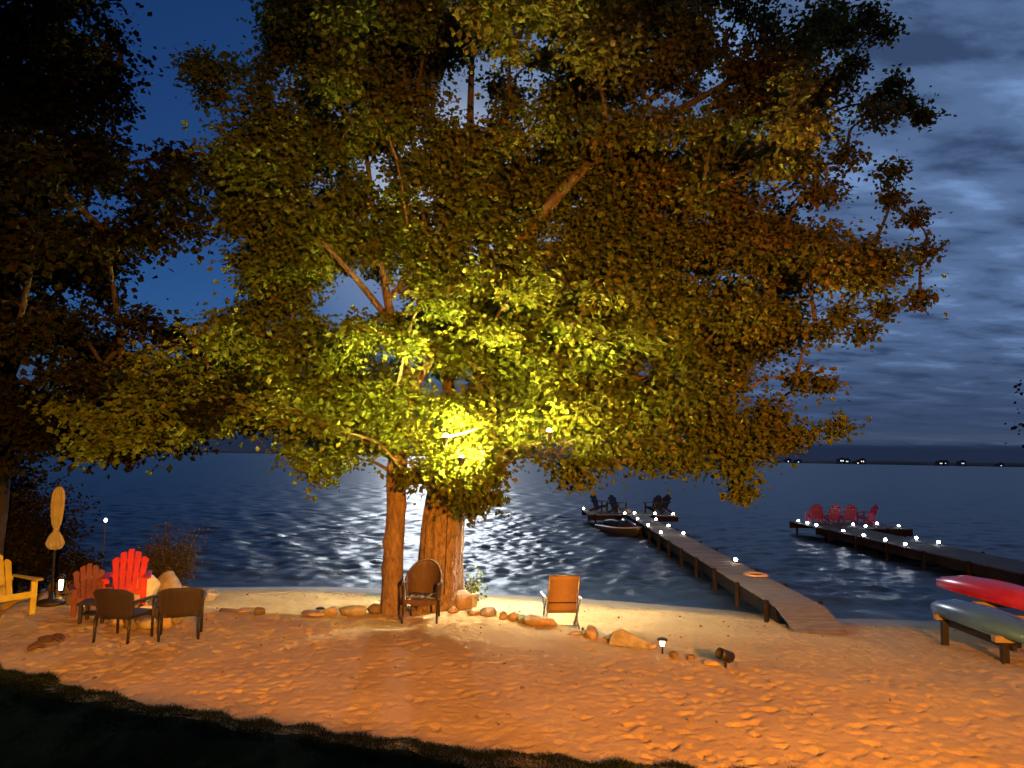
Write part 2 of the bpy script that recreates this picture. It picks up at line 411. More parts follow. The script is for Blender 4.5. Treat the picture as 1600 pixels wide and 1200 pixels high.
def gz(x, y):
    x = np.asarray(x, float); y = np.asarray(y, float)
    ye, yw, st = np.interp(x, EDGE_X, EDGE_Y), np.interp(x, SHORE_X, SHORE_Y), np.interp(x, STEP_X, STEP_V)
    t = (y - ye) / (yw - ye)
    s = np.clip(t, 0, None)
    z = -st * sm((y - ye) / 0.55) - (0.57 - st) * s ** 1.25
    z = np.maximum(z, -4.0)
    return z + 0.018 * np.sin(x * 1.7 + y * 0.6) * np.cos(y * 1.3 - x * 0.4) * (s < 0.8)
def gzf(x, y): return float(gz(x, y))
xs = np.concatenate([-np.geomspace(70, 10.6, 40), np.arange(-10.5, 11.5, 0.034), np.geomspace(11.6, 70, 40)])
ys = np.concatenate([np.arange(-14, 6.4, 0.4), np.arange(6.4, 20.0, 0.036), np.geomspace(20.1, 60, 40)])
X, Y = np.meshgrid(xs, ys)
Z = gz(X, Y)
relief = np.zeros_like(Z)
ix0, iy0 = np.searchsorted(xs, -10.5), np.searchsorted(ys, 6.4)
for k in range(13000):                                   # trodden sand: overlapping footprints with soft rims
    fx, fy = RNG.uniform(-10.3, 11.3), RNG.uniform(6.6, 18.6)
    if fy > np.interp(fx, SHORE_X, SHORE_Y) - 0.7: continue
    a = RNG.uniform(0, math.pi); L_, w_ = RNG.uniform(0.05, 0.10), RNG.uniform(0.036, 0.055)
    dep = RNG.uniform(0.006, 0.030) * (0.55 if (fx > -2.6 and fx < 1.2 and fy < 13) else 1.0)
    i0, j0 = ix0 + int((fx + 10.5) / 0.034), iy0 + int((fy - 6.4) / 0.036)
    sl = (slice(max(0, j0 - 8), j0 + 9), slice(max(0, i0 - 9), i0 + 10))
    dx, dy = X[sl] - fx, Y[sl] - fy
    u, v = (dx * math.cos(a) + dy * math.sin(a)) / L_, (-dx * math.sin(a) + dy * math.cos(a)) / w_
    q = np.sqrt(u * u + v * v)
    relief[sl] += -dep * np.exp(-q ** 4) + dep * 0.16 * np.exp(-((q - 1.4) / 0.30) ** 2)
yw_ = np.interp(X, SHORE_X, SHORE_Y)
Z = Z + 0.85 * np.clip(relief, -0.055, 0.03) * np.clip((yw_ - Y) / 1.2, 0, 1)
# a low grassed bank near the house, so the lawn lies on it
nx, ny = len(xs), len(ys)
idx = np.arange(nx * ny).reshape(ny, nx)
fc = np.stack([idx[:-1, :-1], idx[:-1, 1:], idx[1:, 1:], idx[1:, :-1]], -1).reshape(-1, 4)
beach = np_mesh('beach', np.stack([X, Y, Z], -1).reshape(-1, 3), fc, 'sand', smooth=True)
tag(beach, 'trodden sandy beach sloping from the lawn down to the lake', 'beach', kind='structure')

LAWN_X = np.array([-60, -14, -6.85, -4.2, -2.4, -0.6, 1.3, 3.0, 8, 60]); LAWN_Y = np.array([22, 13.2, 10.28, 8.9, 8.33, 7.8, 7.45, 7.25, 6.6, 6.0])
def lawn_edge(x): return np.interp(x, LAWN_X, LAWN_Y) + 0.06 * np.sin(x * 5.1) + 0.04 * np.sin(x * 11.7 + 1)
lx = np.concatenate([np.linspace(-14, -9.2, 20), np.arange(-9, 4, 0.12), np.linspace(4.2, 30, 30)])
rows = 24
vs, fcs = [], []
for i, x in enumerate(lx):
    ye = float(lawn_edge(x))
    for j in range(rows):
        t = j / (rows - 1)
        y = -13.5 + (ye + 13.5) * t
        z = 0.09 * min(1.0, (ye - y) / 0.35) ** 0.6 if ye > y else 0.0
        vs.append((x, y, z - 0.045 * (t == 1) + 0.02 * math.sin(x * 2 + y * 1.7)*(t < 1)))
for i in range(len(lx) - 1):
    for j in range(rows - 1):
        a = i * rows + j; fcs.append((a, a + rows, a + rows + 1, a + 1))
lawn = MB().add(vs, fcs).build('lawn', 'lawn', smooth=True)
tag(lawn, 'dark shaded lawn in front of the house deck', 'lawn', kind='structure')
# grass blades
N = 60000
gx = RNG.uniform(-9.5, 4.5, N); ge = lawn_edge(gx); gy = ge - np.abs(RNG.normal(0, 1.0, N)) - 0.0 + RNG.normal(0, 0.03, N)
ok = gy > 4.6; gx, gy, ge = gx[ok], gy[ok], ge[ok]; N = len(gx)
gzv = 0.09 * np.clip((ge - gy) / 0.35, 0, 1) ** 0.6 - 0.03
a = RNG.uniform(0, 2 * np.pi, N); h = RNG.uniform(0.03, 0.09, N) * (0.55 + 0.45 * np.sin(gx * 3.1 + gy * 2.3) * np.sin(gx * 7.7)); w = 0.006
b0 = np.stack([gx + np.cos(a) * w, gy + np.sin(a) * w, gzv], -1); b1 = np.stack([gx - np.cos(a) * w, gy - np.sin(a) * w, gzv], -1)
ln = RNG.normal(0, 0.035, (N, 2)); tp = np.stack([gx + ln[:, 0], gy + ln[:, 1], gzv + h], -1)
gv = np.stack([b0, b1, tp], 1).reshape(-1, 3)
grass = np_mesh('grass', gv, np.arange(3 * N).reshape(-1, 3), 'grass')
tag(grass, 'short dark grass along the edge of the sand', 'grass', kind='stuff')

# fallen leaves on the sand
N = 520
fx_l = RNG.uniform(-9, 9.5, N); fy_l = RNG.uniform(7.2, 17.5, N)
ok = (fy_l > lawn_edge(fx_l) + .1) & (fy_l < np.interp(fx_l, SHORE_X, SHORE_Y) - 1.0) & (RNG.uniform(0, 1, N) < np.exp(-((fx_l + 1.5) / 6) ** 2 - ((fy_l - 13.5) / 4.5) ** 2) + 0.12)
fx_l, fy_l = fx_l[ok], fy_l[ok]; LITTER = np.stack([fx_l, fy_l, gz(fx_l, fy_l) + 0.018], -1)

# lake: one sheet to the horizon, real waves near the shore
yr = np.concatenate([np.arange(13.5, 46, 0.105), np.geomspace(46, 130, 190)[1:], np.geomspace(130, 7000, 60)[1:]])
s_ = np.sign(np.linspace(-1, 1, 560)) * np.abs(np.linspace(-1, 1, 560)) ** 1.15
XW = s_[None, :] * (16 + 0.95 * yr[:, None]); YW = np.repeat(yr[:, None], 560, 1)
cell = np.maximum(np.gradient(yr)[:, None], np.gradient(XW, axis=1))
ZW = np.zeros_like(XW)
for k in range(110):
    lam = 0.42 * (2.6 / 0.42) ** (RNG.uniform() ** 2.2)
    th = RNG.normal(math.pi / 2 + 0.15, 0.95)
    kx, ky = 2 * math.pi / lam * math.cos(th), 2 * math.pi / lam * math.sin(th)
    amp = 0.0058 * lam ** 0.4 * np.clip((lam / cell - 3) / 3, 0, 1)
    ph = kx * XW + ky * YW + RNG.uniform(0, 6.28)
    ZW += amp * np.sin(ph + 0.35 * np.sin(ph))
ysh = np.interp(XW, SHORE_X, SHORE_Y)
dsh = YW - ysh
ZW *= np.clip((dsh + 0.2) / 3.5, 0.10, 1)
# low swell rolling onto the beach
sw = dsh + 0.35 * np.sin(XW * 0.5) + 0.18 * np.sin(XW * 1.3 + 1)
ZW += 0.085 * np.exp(-((sw - 2.3) / 0.42) ** 2) + 0.05 * np.exp(-((sw - 4.6) / 0.5) ** 2) + 0.02 * np.exp(-((sw - 0.6) / 0.25) ** 2)
ny, nx = XW.shape
idx = np.arange(nx * ny).reshape(ny, nx)
fc = np.stack([idx[:-1, :-1], idx[:-1, 1:], idx[1:, 1:], idx[1:, :-1]], -1).reshape(-1, 4)
lake = np_mesh('lake_water', np.stack([XW, YW, ZW + WATER_Z], -1).reshape(-1, 3), fc, 'water', smooth=True)
tag(lake, 'dark rippled lake with moonlight glittering on it', 'lake', kind='structure')

# far shore: a low strip of land
vs, fs = [], []
n_ = 160
for i in range(n_ + 1):
    x = -900 + 2400 * i / n_
    hgt = 5.0 + 3.2 * noise.noise((x * 0.006, 2, 0)) + 2.2 * noise.noise((x * 0.03, 5, 0)) + 1.2 * noise.noise((x * 0.12, 7, 0))
    if x < 250: hgt *= 0.75
    vs += [(x, 990, -2), (x, 1000, -0.2), (x, 1012, hgt * .6), (x, 1100, hgt * .85), (x, 1200, -2)]
for i in range(n_):
    for j in range(4):
        a = i * 5 + j; fs.append((a, a + 5, a + 6, a + 1))
tag(MB().add(vs, fs).build('far_shore', 'land', smooth=True), 'low dark far shore across the lake', 'shore', kind='structure')

# ------------------------------------------------------------------ house deck (behind and under the camera), solid rail added to shade the lawn
deck = empty('house_deck', (0, 0, 0), 0, 'dark timber house deck, unseen under the viewpoint, with a solid rail added to shade the lawn', 'deck')
da, db = Vector((-2.9, 0.93, 0)), Vector((5.2, -1.83, 0)); dd = (db - da).normalized(); dn = Vector((-dd.y, dd.x, 0))
for k in range(42):
    c = da + dd * (0.1 + k * 0.203)
    MB().box(c + Vector((0, 0, 1.98)), (0.198, 0.025, 1.40), Matrix.Rotation(math.atan2(dd.y, dd.x), 3, 'Z')).build('shade_rail_board', 'deck', deck)  # unseen boards set to keep the flood light off the lawn
MB().beam(da + Vector((0, 0, 2.70)), db + Vector((0, 0, 2.70)), 0.10, 0.04).build('top_rail', 'deck', deck)
q = [da - dn * 0.02, db - dn * 0.02, db - dn * 4.6, da - dn * 4.6]
fl = MB(); fl.add([p + Vector((0, 0, 1.22)) for p in q] + [p + Vector((0, 0, 1.06)) for p in q], [(3, 2, 1, 0), (4, 5, 6, 7), (0, 1, 5, 4), (1, 2, 6, 5), (2, 3, 7, 6), (3, 0, 4, 7)])
fl.build('deck_floor', 'deck', deck)
for p in (da, (da + db) / 2, db, q[2], q[3]):
    pp = p - dn * (0.12 if p in (da, db) or p == (da + db) / 2 else -0.12)
    MB().box((pp.x, pp.y, 0.5), (0.14, 0.14, 1.12)).build('post', 'deck', deck)
fx_ = empty('flood_lamp_post', (LAMP[0], LAMP[1], 0), 0, 'flood lamp on a timber post beside the house deck', 'flood lamp')
MB().box((0, -0.25, 2.1), (0.12, 0.12, 4.3)).build('post', 'deck', fx_)
MB().box((0, -0.13, 4.2), (0.06, 0.16, 0.06)).build('bracket', 'black', fx_)
hs = MB()
hs.add([(-.16, -.10, 4.1), (.16, -.10, 4.1), (.16, -.10, 4.3), (-.16, -.10, 4.3), (-.22, -.02, 4.07), (.22, -.02, 4.07), (.22, -.02, 4.34), (-.22, -.02, 4.34)],
       [(3, 2, 1, 0), (0, 1, 5, 4), (1, 2, 6, 5), (2, 3, 7, 6), (3, 0, 4, 7)])
hs.build('housing', 'black', fx_)

# ------------------------------------------------------------------ trees
LEAF_T = np.array([(0, 0, 0), (-0.44, 0.52, 0.10), (0, 1.10, -0.05), (0.44, 0.52, 0.10)])
def leaf_mesh(name, c, size, mat, parent, tint, outward=None, smin=0.45):
    n = len(c)
    d = RNG.normal(0, 1, (n, 3)); d[:, 2] = d[:, 2] * 0.5 - 0.45
    if outward is not None: d += outward * 0.8
    d /= np.linalg.norm(d, axis=1, keepdims=True)
    nm = RNG.normal(0, 0.75, (n, 3)); nm[:, 2] += 0.8
    nm -= d * (nm * d).sum(1, keepdims=True); nm /= np.linalg.norm(nm, axis=1, keepdims=True) + 1e-9
    x = np.cross(d, nm)
    s = size * RNG.uniform(smin, 1.3, n)
    v = c[:, None, :] + s[:, None, None] * (LEAF_T[None, :, 0, None] * x[:, None, :] + LEAF_T[None, :, 1, None] * d[:, None, :] + LEAF_T[None, :, 2, None] * nm[:, None, :])
    base = (np.arange(n) * 4)[:, None]
    f = np.concatenate([base + np.array([0, 2, 1]), base + np.array([0, 3, 2])], 0)
    return np_mesh(name, v.reshape(-1, 3), f, mat, parent, False, np.repeat(np.clip(tint, 0, 1), 4))
tag(leaf_mesh('leaf_litter', LITTER, 0.055, 'leaf_dry', None, RNG.uniform(0, 1, len(LITTER))), 'dry brown leaves scattered over the sand', 'leaves', kind='stuff')
def spline(p, k=6):
    p = [Vector(a) for a in p]; out = []
    for i in range(len(p) - 1):
        a, b, c, d = p[max(i - 1, 0)], p[i], p[i + 1], p[min(i + 2, len(p) - 1)]
        for j in range(k):
            t = j / k
            out.append(0.5 * ((2 * b) + (c - a) * t + (2 * a - 5 * b + 4 * c - d) * t * t + (3 * b - a - 3 * c + d) * t ** 3))
    out.append(p[-1]); return out
def bark_tube(path, rads, name, mat, parent, ridge=0.05, knots=(), flare=0.0, seg=44, sub=7):
    """trunk: finely divided tube with bark ridges, knots and a root flare in its geometry"""
    pts = spline(path, sub)
    rr = np.interp(np.linspace(0, len(path) - 1, len(pts)), range(len(path)), rads)
    vs, fs = [], []; n = seg; z0 = pts[0].z
    x = Vector((1, 0, 0))
    for i, p in enumerate(pts):
        d = (pts[min(i + 1, len(pts) - 1)] - pts[max(i - 1, 0)]).normalized()
        x = (x - d * x.dot(d)).normalized(); y = d.cross(x)
        for k in range(n):
            a = 2 * math.pi * k / n
            rdg = noise.fractal((math.cos(a) * 3.2, math.sin(a) * 3.2, p.z * 0.7), 1.0, 2.0, 4) * ridge * 2.2
            rdg += 0.35 * ridge * math.sin(a * 13 + 3 * noise.noise((p.z * 1.3, a, 0)))
            r = rr[i] * (1 + rdg)
            hgt = p.z - z0
            if flare: r += flare * math.exp(-hgt / 0.28) * (0.55 + 0.75 * max(0, math.sin(a * 3 + 0.8)) + 0.3 * math.sin(a * 5))
            for (kz, ka, kr) in knots:
                da_ = math.atan2(math.sin(a - ka), math.cos(a - ka))
                r += kr * math.exp(-(da_ / 0.5) ** 2 - ((p.z - kz) / 0.11) ** 2)
            vs.append(p + (x * math.cos(a) + y * math.sin(a)) * r)
    for i in range(len(pts) - 1):
        for k in range(n):
            fs.append((i * n + k, i * n + (k + 1) % n, (i + 1) * n + (k + 1) % n, (i + 1) * n + k))
    fs.append(tuple(range((len(pts) - 1) * n, len(pts) * n)))
    return MB().add(vs, fs).build(name, mat, parent, smooth=True)
def grow_tree(root, trunk_pts, trunk_r, limbs, clumps, leafmat, barkmat, lsize, dens, tint_fn, trunk_kw, flat=0.62):
    bark_tube(trunk_pts, trunk_r, 'trunk', barkmat, root, **trunk_kw)
    nodes = [(p, 0.10) for p in spline(trunk_pts, 5)[len(spline(trunk_pts, 5)) * 2 // 5:]]
    for path, r0, r1 in limbs:
        sp = spline(path, 6)
        MB().tube(sp, [r0 + (r1 - r0) * i / (len(sp) - 1) for i in range(len(sp))], 10).build('limb', 'bark_dark' if barkmat == 'bark_dark' else 'bark_limb', root, smooth=True)
        nodes += [(p, 0) for p in sp[2:]]
    base = Vector(trunk_pts[-1])
    br = MB(); L, O, T = [], [], []
    for (cx, cy, cz, r) in sorted(clumps, key=lambda c: (Vector(c[:3]) - base).length):
        c = Vector((cx, cy, cz))
        best = min(nodes, key=lambda q_: (q_[0] - c).length + max(0, q_[0].z - c.z + 0.25) * 1.8)[0]
        dist = (c - best).length
        mid = best.lerp(c, 0.5) + Vector((random.uniform(-.15, .15), random.uniform(-.15, .15), 0.12 * dist + random.uniform(-.1, .1)))
        sp = spline([best, mid, c], 5)
        ra, rb = min(0.075, 0.016 + 0.022 * dist), 0.010
        br.tube(sp, [ra + (rb - ra) * i / (len(sp) - 1) for i in range(len(sp))], 6)
        nodes += [(p, 0) for p in sp[3:]]
        nb_ = int(26 * dist)
        if nb_:
            tt = RNG.uniform(0.35, 1.0, nb_); ia = np.clip((tt * (len(sp) - 1)).astype(int), 0, len(sp) - 2); spn = np.array([tuple(p) for p in sp])
            L.append(spn[ia] + (spn[ia + 1] - spn[ia]) * RNG.uniform(0, 1, (nb_, 1)) + RNG.normal(0, .10, (nb_, 3))); O.append(np.zeros((nb_, 3))); T.append(tint_fn(c) + RNG.normal(0, .12, nb_))
        nt = max(5, int(9 + r * 7)); per = int(dens * max(r, 0.36) ** 2 / nt) + 2
        away = (c - base); away.z *= 0.3; away = away.normalized() if away.length > .01 else Vector((0, 0, 1))
        tcl = tint_fn(c)
        for k in range(nt):
            e = Vector((random.gauss(0, .55), random.gauss(0, .55), random.gauss(-0.05, .5)))
            if e.length > 1.1: e *= 1.1 / e.length
            e = Vector((e.x * r, e.y * r, e.z * r * flat)) + away * r * 0.15
            tip = c + e
            br.tube([c, c + e * 0.55 + Vector((0, 0, .06 * r)), tip], [0.008, 0.006, 0.003], 3, cap=False)
            t = RNG.uniform(0.3, 1.12, per)[:, None]
            pos = np.array(c)[None] + np.array(e)[None] * t + RNG.normal(0, 0.11 + 0.085 * r, (per, 3)) * np.array([1, 1, 0.75]) * np.where(RNG.uniform(0, 1, (per, 1)) < 0.08, 1.8, 1.0)
            L.append(pos); O.append(np.repeat(np.array(e.normalized() if e.length > .01 else away)[None], per, 0))
            T.append(tcl + RNG.normal(0, 0.12) + RNG.normal(0, 0.09, per))
    tag(br.build('branches', 'bark_dark' if barkmat == 'bark_dark' else 'bark_limb', root, smooth=True), kind='stuff')
    P, O, T = np.concatenate(L), np.concatenate(O), np.concatenate(T)
    keep = np.ones(len(P), bool)
    for lp_, rad in LAMP_SPOTS:                          # leaves are clipped back round each lamp
        keep &= np.linalg.norm(P - np.array(lp_)[None], axis=1) > rad
    P, O, T = P[keep], O[keep], T[keep]
    print('leaves', len(P))
    tag(leaf_mesh('crown', P, lsize, leafmat, root, T, O), kind='stuff')
    return root

